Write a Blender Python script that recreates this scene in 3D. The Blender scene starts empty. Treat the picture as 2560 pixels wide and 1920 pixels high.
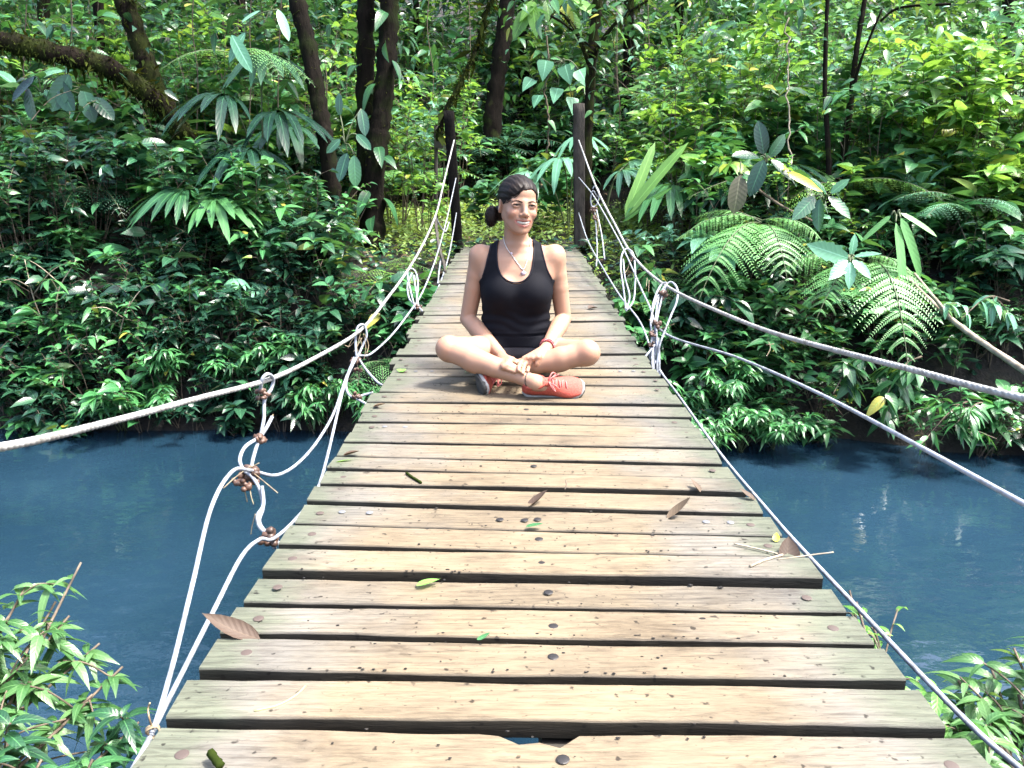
import bpy, math, random
import numpy as np

# ------------------------------------------------------------------ camera, sky, sun, exposure
SC = bpy.context.scene
COL = SC.collection
CZ = 0.88                        # camera height above the deck
PITCH = math.radians(15.5)
F = 2009.0 / 2560.0              # focal length / image width
cam_d = bpy.data.cameras.new('camera')
cam_d.sensor_width = 36.0
cam_d.lens = 36.0 * F
cam_d.clip_start = 0.05
cam_d.clip_end = 500.0
cam = bpy.data.objects.new('camera', cam_d)
COL.objects.link(cam)
cam.location = (0, 0, CZ)
cam.rotation_euler = (math.pi / 2 - PITCH, 0, 0)
SC.camera = cam

SUN_EL, SUN_AZ = math.radians(62), math.radians(98)     # azimuth from +Y (into the picture) towards +X
SC.world = bpy.data.worlds.new("World")
SC.world.use_nodes = True
wn = SC.world.node_tree.nodes
bg = wn.get('Background') or wn.new('ShaderNodeBackground')
sky = wn.new('ShaderNodeTexSky')
sky.sky_type = 'NISHITA'
sky.sun_disc = False
sky.sun_elevation = SUN_EL
sky.sun_rotation = SUN_AZ
sky.dust_density = 5.0
sky.air_density = 1.0
SC.world.node_tree.links.new(sky.outputs[0], bg.inputs[0])
bg.inputs[1].default_value = 0.15
sun_d = bpy.data.lights.new('sun', 'SUN')
sun_d.energy = 2.7
sun_d.angle = math.radians(9)
sun_d.color = (1.0, 0.965, 0.91)
sun = bpy.data.objects.new('sun', sun_d)
COL.objects.link(sun)
_d = (math.sin(SUN_AZ) * math.cos(SUN_EL), math.cos(SUN_AZ) * math.cos(SUN_EL), math.sin(SUN_EL))
from mathutils import Vector, Matrix
sun.rotation_euler = Vector(_d).to_track_quat('Z', 'Y').to_euler()
vs = SC.view_settings
vs.view_transform = 'Standard'
vs.look = 'None'
vs.exposure = 2.38
vs.gamma = 1.0
vs.use_curve_mapping = False
SC.cycles.max_bounces = 6
SC.cycles.diffuse_bounces = 4
SC.cycles.glossy_bounces = 3
SC.cycles.transmission_bounces = 3
SC.cycles.transparent_max_bounces = 4
SC.cycles.caustics_reflective = False
SC.cycles.caustics_refractive = False
SC.cycles.sample_clamp_indirect = 6.0

RNG = np.random.default_rng(7)
WATER = -1.35

# ------------------------------------------------------------------ helpers: places
SCL = 2560 / 2212.0
def ray(px, py):                       # photo pixel (2560 wide) -> direction
    u = (px - 1280) / 2009.0
    v = -(py - 960) / 2009.0
    return np.array([u, math.cos(PITCH) + v * math.sin(PITCH), -math.sin(PITCH) + v * math.cos(PITCH)])
def ph(px, py, Y):                     # photo pixel and distance Y -> world point
    d = ray(px, py)
    t = Y / d[1]
    return np.array([d[0] * t, Y, d[2] * t + CZ])
def at(dx, dy, Y):                     # the same from the 2212-wide view
    return ph(dx * SCL, dy * SCL, Y)
def deck_z(Y):
    Y = np.clip(Y, 0.3, 8.6)
    return -0.6878 - 0.13018 * Y + 0.029273 * Y ** 2 - 0.0019217 * Y ** 3 + CZ
def on_deck(px, py):
    d = ray(px, py)
    Y = 3.0
    for _ in range(40):
        t = (deck_z(Y) - CZ) / d[2]
        Y = 0.5 * Y + 0.5 * float(np.clip(t * d[1], 0.2, 9))
    return np.array([d[0] * t, Y, float(deck_z(Y))])

# ------------------------------------------------------------------ helpers: meshes
def nrm(v):
    v = np.asarray(v, float)
    return v / (np.linalg.norm(v, axis=-1, keepdims=True) + 1e-12)

class MB:
    """collects vertices, quads, triangles, a colour per vertex and a material per face"""
    def __init__(self):
        self.V, self.Q, self.T, self.C, self.QM, self.TM, self.n = [], [], [], [], [], [], 0
    def add(self, V, Q=None, T=None, C=None, m=0):
        V = np.asarray(V, float).reshape(-1, 3)
        self.V.append(V)
        if C is None:
            C = np.full((len(V), 3), 0.5)
        self.C.append(np.broadcast_to(np.asarray(C, float), (len(V), 3)))
        if Q is not None and len(Q):
            Q = np.asarray(Q, int).reshape(-1, 4)
            self.Q.append(Q + self.n); self.QM.append(np.full(len(Q), m))
        if T is not None and len(T):
            T = np.asarray(T, int).reshape(-1, 3)
            self.T.append(T + self.n); self.TM.append(np.full(len(T), m))
        self.n += len(V)
    def tube(self, pts, rad, seg=8, C=None, m=0, cap=True, rough=0.0, rng=RNG):
        pts = np.asarray(pts, float)
        k = len(pts)
        rad = np.broadcast_to(np.asarray(rad, float), (k,))
        tan = nrm(np.gradient(pts, axis=0))
        ref = np.array([0, 0, 1.0]) if abs(tan[0][2]) < 0.9 else np.array([1.0, 0, 0])
        a = nrm(np.cross(tan[0], ref))
        rings = []
        for i in range(k):
            a = nrm(a - tan[i] * np.dot(a, tan[i]))
            b = np.cross(tan[i], a)
            th = np.arange(seg) * 2 * np.pi / seg
            r = rad[i] * (1 + rough * rng.standard_normal(seg))[:, None] if rough else rad[i]
            rings.append(pts[i] + r * (np.cos(th)[:, None] * a + np.sin(th)[:, None] * b))
        V = np.concatenate(rings)
        i = np.arange(k - 1)[:, None] * seg
        j = np.arange(seg)[None]
        j2 = (j + 1) % seg
        Q = np.stack([i + j, i + j2, i + seg + j2, i + seg + j], -1).reshape(-1, 4)
        T = []
        if cap:
            V = np.concatenate([V, pts[:1], pts[-1:]])
            e0, e1 = k * seg, k * seg + 1
            jj = np.arange(seg); jn = (jj + 1) % seg
            T = np.concatenate([np.stack([jn, jj, np.full(seg, e0)], 1),
                                np.stack([(k - 1) * seg + jj, (k - 1) * seg + jn, np.full(seg, e1)], 1)])
        self.add(V, Q, T, C, m)
    def box(self, c, ax, m=0, C=None):
        """centre c and three half axes"""
        c = np.asarray(c, float); a, b, d = [np.asarray(x, float) for x in ax]
        s = np.array([[-1, -1, -1], [1, -1, -1], [1, 1, -1], [-1, 1, -1], [-1, -1, 1], [1, -1, 1], [1, 1, 1], [-1, 1, 1]])
        V = c + s[:, :1] * a + s[:, 1:2] * b + s[:, 2:] * d
        self.add(V, [[0, 3, 2, 1], [4, 5, 6, 7], [0, 1, 5, 4], [1, 2, 6, 5], [2, 3, 7, 6], [3, 0, 4, 7]], None, C, m)
    def ball(self, c, r, seg=10, rings=7, m=0, C=None, R=None):
        c = np.asarray(c, float); r = np.broadcast_to(np.asarray(r, float), (3,))
        V = [[0, 0, 1.0]]
        for i in range(1, rings):
            p = math.pi * i / rings
            for j in range(seg):
                t = 2 * math.pi * j / seg
                V.append([math.sin(p) * math.cos(t), math.sin(p) * math.sin(t), math.cos(p)])
        V.append([0, 0, -1.0])
        V = np.array(V) * r
        if R is not None:
            V = V @ np.asarray(R).T
        Q = []; T = []
        for j in range(seg):
            jn = (j + 1) % seg
            T.append([0, 1 + j, 1 + jn])
            b = 1 + (rings - 2) * seg
            T.append([b + jn, b + j, len(V) - 1])
            for i in range(rings - 2):
                a0 = 1 + i * seg
                Q.append([a0 + j, a0 + seg + j, a0 + seg + jn, a0 + jn])
        self.add(V + c, Q, T, C, m)
    def build(self, name, mats, parent=None, smooth=True, origin=None):
        V = np.concatenate(self.V) if self.V else np.zeros((0, 3))
        if origin is not None:
            V = V - np.asarray(origin, float)
        C = np.concatenate(self.C) if self.C else np.zeros((0, 3))
        Q = np.concatenate(self.Q) if self.Q else np.zeros((0, 4), int)
        T = np.concatenate(self.T) if self.T else np.zeros((0, 3), int)
        me = bpy.data.meshes.new(name)
        me.vertices.add(len(V))
        me.vertices.foreach_set('co', V.astype(np.float32).ravel())
        loops = np.concatenate([Q.ravel(), T.ravel()]).astype(np.int32)
        me.loops.add(len(loops))
        me.loops.foreach_set('vertex_index', loops)
        nq, nt = len(Q), len(T)
        me.polygons.add(nq + nt)
        st = np.concatenate([np.arange(nq) * 4, nq * 4 + np.arange(nt) * 3]).astype(np.int32)
        me.polygons.foreach_set('loop_start', st)
        mi = np.concatenate((self.QM + self.TM) or [np.zeros(0)]).astype(np.int32) if (self.QM or self.TM) else np.zeros(0, np.int32)
        if len(mi):
            mi = np.concatenate([np.concatenate(self.QM) if self.QM else np.zeros(0), np.concatenate(self.TM) if self.TM else np.zeros(0)]).astype(np.int32)
            me.polygons.foreach_set('material_index', mi)
        me.polygons.foreach_set('use_smooth', np.full(nq + nt, smooth))
        ca = me.color_attributes.new('var', 'FLOAT_COLOR', 'POINT')
        ca.data.foreach_set('color', np.concatenate([C, np.ones((len(C), 1))], 1).astype(np.float32).ravel())
        me.update(calc_edges=True)
        for mm in (mats if isinstance(mats, (list, tuple)) else [mats]):
            me.materials.append(mm)
        o = bpy.data.objects.new(name, me)
        COL.objects.link(o)
        if origin is not None and parent is None:
            o.location = origin
        if parent is not None:
            o.parent = parent
        return o

def tag(o, label=None, cat=None, group=None, kind=None):
    if label: o['label'] = label
    if cat: o['category'] = cat
    if group: o['group'] = group
    if kind: o['kind'] = kind
    return o
def thing(name, label, cat, loc, group=None):
    o = bpy.data.objects.new(name, None)
    o.empty_display_size = 0.1
    COL.objects.link(o)
    o.location = [float(v) for v in loc]
    return tag(o, label, cat, group)

def smooth_path(pts, n=8):
    """Catmull-Rom through pts"""
    P = np.asarray(pts, float)
    P = np.concatenate([2 * P[:1] - P[1:2], P, 2 * P[-1:] - P[-2:-1]])
    out = []
    for i in range(1, len(P) - 2):
        for t in np.linspace(0, 1, n, endpoint=False):
            a, b, c, d = P[i - 1], P[i], P[i + 1], P[i + 2]
            out.append(0.5 * (2 * b + (c - a) * t + (2 * a - 5 * b + 4 * c - d) * t ** 2 + (3 * b - a - 3 * c + d) * t ** 3))
    out.append(P[-2])
    return np.array(out)

# ------------------------------------------------------------------ helpers: materials
def newmat(name):
    m = bpy.data.materials.new(name)
    m.use_nodes = True
    nt = m.node_tree
    return m, nt, nt.nodes, nt.links, nt.nodes['Principled BSDF']
def ramp(n, stops):
    r = n.new('ShaderNodeValToRGB')
    e = r.color_ramp.elements
    while len(e) < len(stops): e.new(0.5)
    for k, (p, c) in enumerate(stops):
        e[k].position = p
        e[k].color = (c[0], c[1], c[2], 1) if hasattr(c, '__len__') else (c, c, c, 1)
    return r
def noise(nt, scale, detail=4, rough=0.55, vec=None, mapscale=None, coord='Object', dist=0.0):
    n, l = nt.nodes, nt.links
    tc = n.new('ShaderNodeTexCoord')
    mp = n.new('ShaderNodeMapping')
    l.new(tc.outputs[coord], mp.inputs[0])
    if mapscale: mp.inputs['Scale'].default_value = mapscale
    t = n.new('ShaderNodeTexNoise')
    t.inputs['Scale'].default_value = scale
    t.inputs['Detail'].default_value = detail
    t.inputs['Roughness'].default_value = rough
    t.inputs['Distortion'].default_value = dist
    l.new(mp.outputs[0], t.inputs['Vector'])
    return t
def mixc(nt, fac, a, b, blend='MIX'):
    m = nt.nodes.new('ShaderNodeMix')
    m.data_type = 'RGBA'
    m.blend_type = blend
    for k, v in ((0, fac), (6, a), (7, b)):
        if isinstance(v, bpy.types.NodeSocket): nt.links.new(v, m.inputs[k])
        elif isinstance(v, (int, float)): m.inputs[k].default_value = v if k == 0 else (v, v, v, 1)
        else: m.inputs[k].default_value = (*v, 1)
    return m.outputs[2]
def math_(nt, op, a, b=None, clamp=False):
    m = nt.nodes.new('ShaderNodeMath')
    m.operation = op
    m.use_clamp = clamp
    for k, v in ((0, a), (1, b)):
        if v is None: continue
        if isinstance(v, bpy.types.NodeSocket): nt.links.new(v, m.inputs[k])
        else: m.inputs[k].default_value = v
    return m.outputs[0]
def bump(nt, h, strength=0.3, dist=0.01):
    b = nt.nodes.new('ShaderNodeBump')
    b.inputs['Strength'].default_value = strength
    b.inputs['Distance'].default_value = dist
    nt.links.new(h, b.inputs['Height'])
    return b.outputs[0]
def attr(nt):
    a = nt.nodes.new('ShaderNodeAttribute')
    a.attribute_name = 'var'
    s = nt.nodes.new('ShaderNodeSeparateColor')
    nt.links.new(a.outputs['Color'], s.inputs[0])
    return s.outputs      # 0 random, 1 across, 2 along

def leaf_mat(name, dark, mid, light, rough=0.34, trans=0.22, old=None, vein=0.35, spec=0.5):
    m, nt, n, l, p = newmat(name)
    R, G, B = attr(nt)[:3]
    st = [(0.0, dark), (0.5, mid), (0.9, light)]
    if old: st += [(0.955, light), (0.975, old)]
    r = ramp(n, st)
    l.new(R, r.inputs[0])
    nz = noise(nt, 9.0, 3)
    c = mixc(nt, math_(nt, 'MULTIPLY', nz.outputs[0], 0.5), r.outputs[0], dark)
    # midrib and side veins, paler
    mr = math_(nt, 'LESS_THAN', G, 0.07)
    w = nt.nodes.new('ShaderNodeMath'); w.operation = 'SINE'
    l.new(math_(nt, 'ADD', math_(nt, 'MULTIPLY', B, 55.0), math_(nt, 'MULTIPLY', G, -9.0)), w.inputs[0])
    sv = math_(nt, 'MULTIPLY', math_(nt, 'GREATER_THAN', w.outputs[0], 0.86), 0.15)
    c = mixc(nt, math_(nt, 'MULTIPLY', math_(nt, 'MAXIMUM', mr, sv), vein), c, [min(1, v * 2.2 + 0.01) for v in light])
    l.new(c, p.inputs['Base Color'])
    p.inputs['Roughness'].default_value = rough
    p.inputs['Specular IOR Level'].default_value = spec
    l.new(bump(nt, w.outputs[0], 0.10, 0.004), p.inputs['Normal'])
    t = n.new('ShaderNodeBsdfTranslucent')
    l.new(mixc(nt, 0.5, c, [min(1, light[0] * 1.9 + 0.02), min(1, light[1] * 1.7), light[2] * 0.7]), t.inputs[0])
    mx = n.new('ShaderNodeMixShader')
    mx.inputs[0].default_value = trans
    l.new(p.outputs[0], mx.inputs[1]); l.new(t.outputs[0], mx.inputs[2])
    l.new(mx.outputs[0], n['Material Output'].inputs[0])
    return m
# ------------------------------------------------------------------ ground, water
def vnoise(x, y, seed=0, sc=1.0):
    r = np.random.default_rng(seed)
    g = r.random((64, 64))
    x = np.asarray(x) / sc; y = np.asarray(y) / sc
    xi = np.floor(x).astype(int); yi = np.floor(y).astype(int)
    fx = x - xi; fy = y - yi
    fx = fx * fx * (3 - 2 * fx); fy = fy * fy * (3 - 2 * fy)
    a = g[xi % 64, yi % 64]; b = g[(xi + 1) % 64, yi % 64]
    c = g[xi % 64, (yi + 1) % 64]; d = g[(xi + 1) % 64, (yi + 1) % 64]
    return (a * (1 - fx) + b * fx) * (1 - fy) + (c * (1 - fx) + d * fx) * fy - 0.5
def bank_edge(X):
    return 6.55 - 0.13 * np.clip(X, 0, 6) + 0.30 * vnoise(X, X * 0, 3, 0.9) + 0.02 * np.clip(-X, 0, 8)
def ground_z(X, Y):
    X = np.asarray(X, float); Y = np.asarray(Y, float)
    s = Y - bank_edge(X)
    t = np.clip(s / 1.5, 0, 1)
    far = WATER - 0.05 + (1.33) * (t * (2 - t)) + np.where(s < 0, s * 0.8, 0)
    far = far + np.clip(Y - 8.2, 0, 5) * 0.045 + np.clip(Y - 12.5, 0, 60) * 0.36 + np.clip(np.abs(X - 0.1) - 1.6, 0, 8) * 0.07 * np.clip(s / 3, 0, 1)
    near = WATER + 0.9 - 0.75 * np.clip(Y - 0.2 + 0.4 * vnoise(X, X * 0, 5, 1.1), 0, 6) - 0.0 * X
    near = np.where(np.abs(X) < 1.2, near - 0.3, near)
    z = np.maximum(np.maximum(far, WATER - 1.6), near)
    return z + 0.10 * vnoise(X, Y, 11, 0.6) + 0.04 * vnoise(X, Y, 12, 0.17)

m, nt, n, l, p = newmat('forest soil')
nz = noise(nt, 3.0, 8, 0.65)
nz2 = noise(nt, 26.0, 5, 0.6)
r1 = ramp(n, [(0.3, (0.003, 0.0023, 0.0016)), (0.5, (0.008, 0.006, 0.004)), (0.62, (0.013, 0.010, 0.006)), (0.75, (0.008, 0.013, 0.004))])
l.new(nz.outputs[0], r1.inputs[0])
r2 = ramp(n, [(0.35, (0.25, 0.25, 0.25)), (0.62, (1.1, 1.1, 1.1)), (0.72, (2.0, 1.7, 1.1))])
l.new(nz2.outputs[0], r2.inputs[0])
l.new(mixc(nt, 1.0, r1.outputs[0], r2.outputs[0], 'MULTIPLY'), p.inputs['Base Color'])
p.inputs['Roughness'].default_value = 0.85
l.new(bump(nt, nz2.outputs[0], 0.8, 0.04), p.inputs['Normal'])
SOIL = m

def grid_mesh(xs, ys, zf):
    X, Y = np.meshgrid(xs, ys)
    Z = zf(X, Y)
    V = np.stack([X, Y, Z], -1).reshape(-1, 3)
    nx, ny = len(xs), len(ys)
    i = np.arange(ny - 1)[:, None] * nx + np.arange(nx - 1)[None]
    Q = np.stack([i, i + 1, i + 1 + nx, i + nx], -1).reshape(-1, 4)
    return V, Q
xs = np.concatenate([np.linspace(-40, -7, 34), np.linspace(-6.9, 6.9, 139), np.linspace(7, 40, 34)])
ys = np.concatenate([np.linspace(-25, -2, 20), np.linspace(-1.9, 14, 150), np.linspace(14.2, 60, 60)])
mb = MB(); mb.add(*grid_mesh(xs, ys, ground_z))
tag(mb.build('ground', SOIL), kind='structure')

m, nt, n, l, p = newmat('blue river water')
p.inputs['Base Color'].default_value = (0.006, 0.034, 0.078, 1)
p.inputs['Roughness'].default_value = 0.03
p.inputs['IOR'].default_value = 1.45
p.inputs['Specular IOR Level'].default_value = 0.6
na = noise(nt, 1.5, 2, 0.5, mapscale=(1.0, 1.8, 1))
nb = noise(nt, 8.0, 3, 0.5, mapscale=(1.0, 1.6, 1))
nc = noise(nt, 0.55, 2)
h = math_(nt, 'ADD', math_(nt, 'MULTIPLY', na.outputs[0], 1.0), math_(nt, 'MULTIPLY', nb.outputs[0], 0.22))
l.new(bump(nt, h, 0.20, 0.07), p.inputs['Normal'])
cr = ramp(n, [(0.35, (0.0058, 0.0182, 0.0315)), (0.68, (0.0100, 0.0275, 0.0465))])
l.new(nc.outputs[0], cr.inputs[0]); l.new(cr.outputs[0], p.inputs['Base Color'])
mb = MB()
mb.add(*grid_mesh(np.linspace(-60, 60, 25), np.linspace(-12, 9, 22), lambda X, Y: X * 0 + WATER))
tag(mb.build('water', m), kind='structure')
# ------------------------------------------------------------------ the bridge
m, nt, n, l, p = newmat('weathered plank wood')
R, G, B = attr(nt)[:3]           # random per plank, |across| 0 centre 1 end, face kind
streak = noise(nt, 4.5, 9, 0.70, mapscale=(1.5, 9, 9), dist=1.6)
fine = noise(nt, 22.0, 6, 0.65, mapscale=(0.7, 10, 10), dist=0.8)
blot = noise(nt, 2.6, 5, 0.6)
blot2 = noise(nt, 6.0, 7, 0.70, mapscale=(0.6, 1.3, 1))
speck = noise(nt, 60.0, 2, 0.5)
tan = mixc(nt, R, (0.146, 0.118, 0.079), (0.114, 0.095, 0.067))
grey = mixc(nt, R, (0.128, 0.122, 0.108), (0.096, 0.094, 0.086))
side = math_(nt, 'ADD', math_(nt, 'MULTIPLY', math_(nt, 'SUBTRACT', blot.outputs[0], 0.5), 1.6), G)
fr = ramp(n, [(0.42, 0.0), (0.86, 1.0)]); l.new(side, fr.inputs[0])
c = mixc(nt, fr.outputs[0], tan, grey)
gr = ramp(n, [(0.80, 0.0), (1.12 / 1.2, 0.75)]); l.new(math_(nt, 'ADD', math_(nt, 'MULTIPLY', math_(nt, 'SUBTRACT', blot2.outputs[0], 0.5), 0.55), G), gr.inputs[0])
c = mixc(nt, gr.outputs[0], c, (0.068, 0.083, 0.058))
sr = ramp(n, [(0.30, (0.42, 0.39, 0.37)), (0.43, (0.90, 0.88, 0.86)), (0.62, (1.15, 1.13, 1.10))]); l.new(streak.outputs[0], sr.inputs[0])
c = mixc(nt, 0.85, c, sr.outputs[0], 'MULTIPLY')
fr2 = ramp(n, [(0.36, (0.62, 0.60, 0.58)), (0.5, (1, 1, 1)), (0.64, (1.12, 1.11, 1.09))]); l.new(fine.outputs[0], fr2.inputs[0])
c = mixc(nt, 0.7, c, fr2.outputs[0], 'MULTIPLY')
bl = ramp(n, [(0.30, (0.50, 0.47, 0.45)), (0.46, (0.95, 0.94, 0.93)), (0.62, (1.18, 1.16, 1.12))]); l.new(blot2.outputs[0], bl.inputs[0])
c = mixc(nt, 0.8, c, bl.outputs[0], 'MULTIPLY')
sp = ramp(n, [(0.27, (0.10, 0.08, 0.06)), (0.34, (1, 1, 1))]); l.new(speck.outputs[0], sp.inputs[0])
c = mixc(nt, 0.9, c, sp.outputs[0], 'MULTIPLY')
wv = n.new('ShaderNodeTexWave'); wv.wave_type = 'BANDS'; wv.bands_direction = 'Y'
wv.inputs['Scale'].default_value = 9.0; wv.inputs['Distortion'].default_value = 9.0; wv.inputs['Detail'].default_value = 3.0; wv.inputs['Detail Scale'].default_value = 0.35
tcw = n.new('ShaderNodeTexCoord'); mpw = n.new('ShaderNodeMapping'); mpw.inputs['Scale'].default_value = (0.55, 2.2, 2.2)
cmb = n.new('ShaderNodeCombineXYZ'); l.new(math_(nt, 'MULTIPLY', R, 40.0), cmb.inputs[0]); l.new(math_(nt, 'MULTIPLY', R, 17.0), cmb.inputs[1]); l.new(cmb.outputs[0], mpw.inputs['Location'])
l.new(tcw.outputs['Object'], mpw.inputs[0]); l.new(mpw.outputs[0], wv.inputs['Vector'])
wr = ramp(n, [(0.0, (0.60, 0.57, 0.54)), (0.16, (0.97, 0.96, 0.95)), (1.0, (1.04, 1.04, 1.03))]); l.new(wv.outputs[0], wr.inputs[0])
c = mixc(nt, math_(nt, 'MULTIPLY', math_(nt, 'GREATER_THAN', blot.outputs[0], 0.5), 0.55), c, wr.outputs[0], 'MULTIPLY')
c = mixc(nt, B, c, (0.0055, 0.0052, 0.004))      # sawn sides near black: shade of the gaps put into the colour
l.new(c, p.inputs['Base Color'])
p.inputs['Roughness'].default_value = 0.62
p.inputs['Specular IOR Level'].default_value = 0.3
hh = math_(nt, 'ADD', streak.outputs[0], math_(nt, 'MULTIPLY', fine.outputs[0], 0.6))
l.new(bump(nt, hh, 0.4, 0.006), p.inputs['Normal'])
WOOD = m
m, nt, n, l, p = newmat('dark nail'); p.inputs['Base Color'].default_value = (0.022, 0.02, 0.02, 1); p.inputs['Roughness'].default_value = 0.5; p.inputs['Metallic'].default_value = 0.4
NAIL = m
m, nt, n, l, p = newmat('rusty nail'); p.inputs['Base Color'].default_value = (0.052, 0.037, 0.031, 1); p.inputs['Roughness'].default_value = 0.7
RUST = m
m, nt, n, l, p = newmat('zinc nail'); p.inputs['Base Color'].default_value = (0.11, 0.115, 0.125, 1); p.inputs['Roughness'].default_value = 0.5
ZINC = m

bridge = thing('rope_footbridge', 'sagging rope footbridge with weathered plank deck over the blue river', 'footbridge', (0.05, 4.5, deck_z(4.5)))
BL = np.array(bridge.location)
def bpart(mb, name, mats, parent=None, smooth=True):
    o = mb.build(name, mats, None, smooth)
    V = np.empty(len(o.data.vertices) * 3, np.float32); o.data.vertices.foreach_get('co', V)
    V = V.reshape(-1, 3) - BL.astype(np.float32)
    o.data.vertices.foreach_set('co', V.ravel()); o.data.update()
    o.parent = parent or bridge
    return o

MEAS = [  # Lfront, Lback, Rfront, Rback in photo pixels, nearest first
    (None, (407, 1814), None, (2410, 1842)),
    ((414, 1794), (470, 1700), (2365, 1819), (2294, 1725)),
    ((497, 1669), (547, 1594), (2266, 1699), (2207, 1623)),
    ((549, 1577), (593, 1514), (2187, 1606), (2136, 1539)),
    ((608, 1495), (647, 1439), (2117, 1524), (2077, 1469)),
    ((655, 1421), (693, 1370), (2058, 1446), (2020, 1396)),
    ((696, 1356), (726, 1311), (2014, 1390), (1963, 1343)),
    ((737, 1304), (762, 1259), (1956, 1337), (1925, 1291)),
    ((767, 1252), (787, 1218), (1908, 1282), (1887, 1244)),
    ((800, 1207), (816, 1177), (1866, 1230), (1842, 1199)),
    ((817, 1169), (839, 1143), (1841, 1192), (1819, 1162)),
    ((842, 1138), (858, 1110), (1805, 1158), (1789, 1127)),
    ((860, 1103), (876, 1082), (1784, 1120), (1767, 1099)),
    ((879, 1078), (890, 1056), (1759, 1095), (1746, 1070)),
    ((895, 1050), (907, 1029), (1739, 1067), (1722, 1046))]
planks = []
for lf, lb, rf, rb in MEAS:
    LB, RB = on_deck(*lb), on_deck(*rb)
    if lf is None:
        LFp, RFp = LB + [-0.01, -0.115, 0], RB + [0.01, -0.115, 0]
    else:
        LFp, RFp = on_deck(*lf), on_deck(*rf)
    planks.append((LFp, LB, RFp, RB))
for k in range(1, 8):                     # the boards behind the photographer
    a = planks[0]
    planks.insert(0, tuple(v - np.array([0, 0.128, 0]) for v in a))
pr = random.Random(5)
def xc_deck(Y): return 0.0017 * Y * Y - 0.0133 * Y + 0.0711
YL, YR = planks[-1][1][1] + 0.014, planks[-1][3][1] + 0.014
while YL < 8.35:
    w = pr.uniform(0.088, 0.128); g = pr.uniform(0.004, 0.018)
    sk = pr.uniform(-0.008, 0.008)
    hwl, hwr = 0.575 + pr.uniform(-0.02, 0.02), 0.575 + pr.uniform(-0.015, 0.015)
    c = []
    for Y0, hw, s in ((YL, hwl, -1), (YL + w, hwl, -1), (YR + sk, hwr, 1), (YR + w + sk, hwr, 1)):
        c.append(np.array([xc_deck(Y0) + s * hw, Y0, deck_z(Y0)]))
    planks.append(tuple(c))
    YL += w + g; YR += w + g + (YL + w + g - YR - w - g) * 0.12
TH = 0.032
mb = MB()
rg = np.random.default_rng(3)
def hole_bite(k, u): return 0.0
for k, (lf, lb, rf, rb) in enumerate(planks):
    NS = 40
    u = np.linspace(0, 1, NS + 1)
    rnd = rg.random()
    dz = rg.normal(0, 0.0018)
    wob1 = np.cumsum(rg.normal(0, 0.0007, NS + 1)); wob2 = np.cumsum(rg.normal(0, 0.0007, NS + 1))
    wob1 -= np.linspace(0, wob1[-1], NS + 1); wob2 -= np.linspace(0, wob2[-1], NS + 1)
    warp = dz + 0.003 * rg.normal() * (u - 0.5) + 0.002 * rg.normal() * np.sin(u * np.pi)
    Fr = lf + (rf - lf) * u[:, None]; Bk = lb + (rb - lb) * u[:, None]
    Fr[:, 1] += wob1; Bk[:, 1] += wob2
    if abs(np.mean([lb[1], rb[1]]) - on_deck(1310, 1828)[1]) < 0.03:     # the rotten bite in the near board
        s = np.abs(Bk[:, 0] - on_deck(1345, 1835)[0]) / 0.055
        Bk[:, 1] -= 0.022 * np.clip(1.15 - s ** 2, 0, 1) * (1 + 0.4 * rg.normal(size=NS + 1) * 0.5)
    Fr[:, 2] += warp; Bk[:, 2] += warp + rg.normal(0, 0.0012)
    e = 0.0035                                   # worn edge
    dirn = nrm(Bk - Fr)
    prof = [Fr + [0, 0, -TH], Fr + [0, 0, -e], Fr + dirn * e, Fr + dirn * 0.012, Bk - dirn * 0.012, Bk - dirn * e, Bk + [0, 0, -e], Bk + [0, 0, -TH]]
    V = np.stack(prof, 1)                        # NS+1, 8, 3
    np_ = 8
    across = np.abs(u * 2 - 1)
    C = np.zeros((NS + 1, np_, 3)); C[..., 0] = rnd; C[..., 1] = across[:, None]
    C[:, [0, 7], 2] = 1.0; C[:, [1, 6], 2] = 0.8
    i = np.arange(NS)[:, None] * np_; j = np.arange(np_)[None]; j2 = (j + 1) % np_
    Q = np.stack([i + j, i + np_ + j, i + np_ + j2, i + j2], -1).reshape(-1, 4)
    # ends
    E = []
    for b, flip in ((0, False), (NS * np_, True)):
        for a0, a1, a2, a3 in ((0, 1, 6, 7), (1, 2, 5, 6), (2, 3, 4, 5)):
            q = [b + a0, b + a1, b + a2, b + a3]
            E.append(q if not flip else q[::-1])
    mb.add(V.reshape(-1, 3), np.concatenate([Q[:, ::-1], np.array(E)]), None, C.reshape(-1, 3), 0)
# nails: one dark in the middle, rusty ones near the ends
def nail(pos, r, m, h=0.004):
    mb.ball(pos + np.array([0, 0, 0.0]), (r, r, h), 12, 6, m)
for k, (lf, lb, rf, rb) in enumerate(planks):
    mid = lambda u, v=0.5: (lf + (rf - lf) * u) * (1 - v) + (lb + (rb - lb) * u) * v
    d = rg.normal(0, 0.006)
    nail(mid(0.512 + rg.normal(0, 0.004), 0.5 + rg.normal(0, 0.06)), 0.0095, 1, 0.0016)
    nail(mid(0.045 + rg.normal(0, 0.006), 0.5), 0.0100, 2, 0.0014)
    nail(mid(0.955 + rg.normal(0, 0.006), 0.5), 0.0100, 2, 0.0014)
    if k % 6 == 2:
        for uu in (0.43, 0.482): nail(mid(uu, 0.42), 0.0095, 1, 0.0016)
        for uu in (0.09, 0.15, 0.86, 0.91): nail(mid(uu, 0.6), 0.009, 3, 0.0014)
bpart(mb, 'deck', [WOOD, NAIL, RUST, ZINC], smooth=False)
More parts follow.
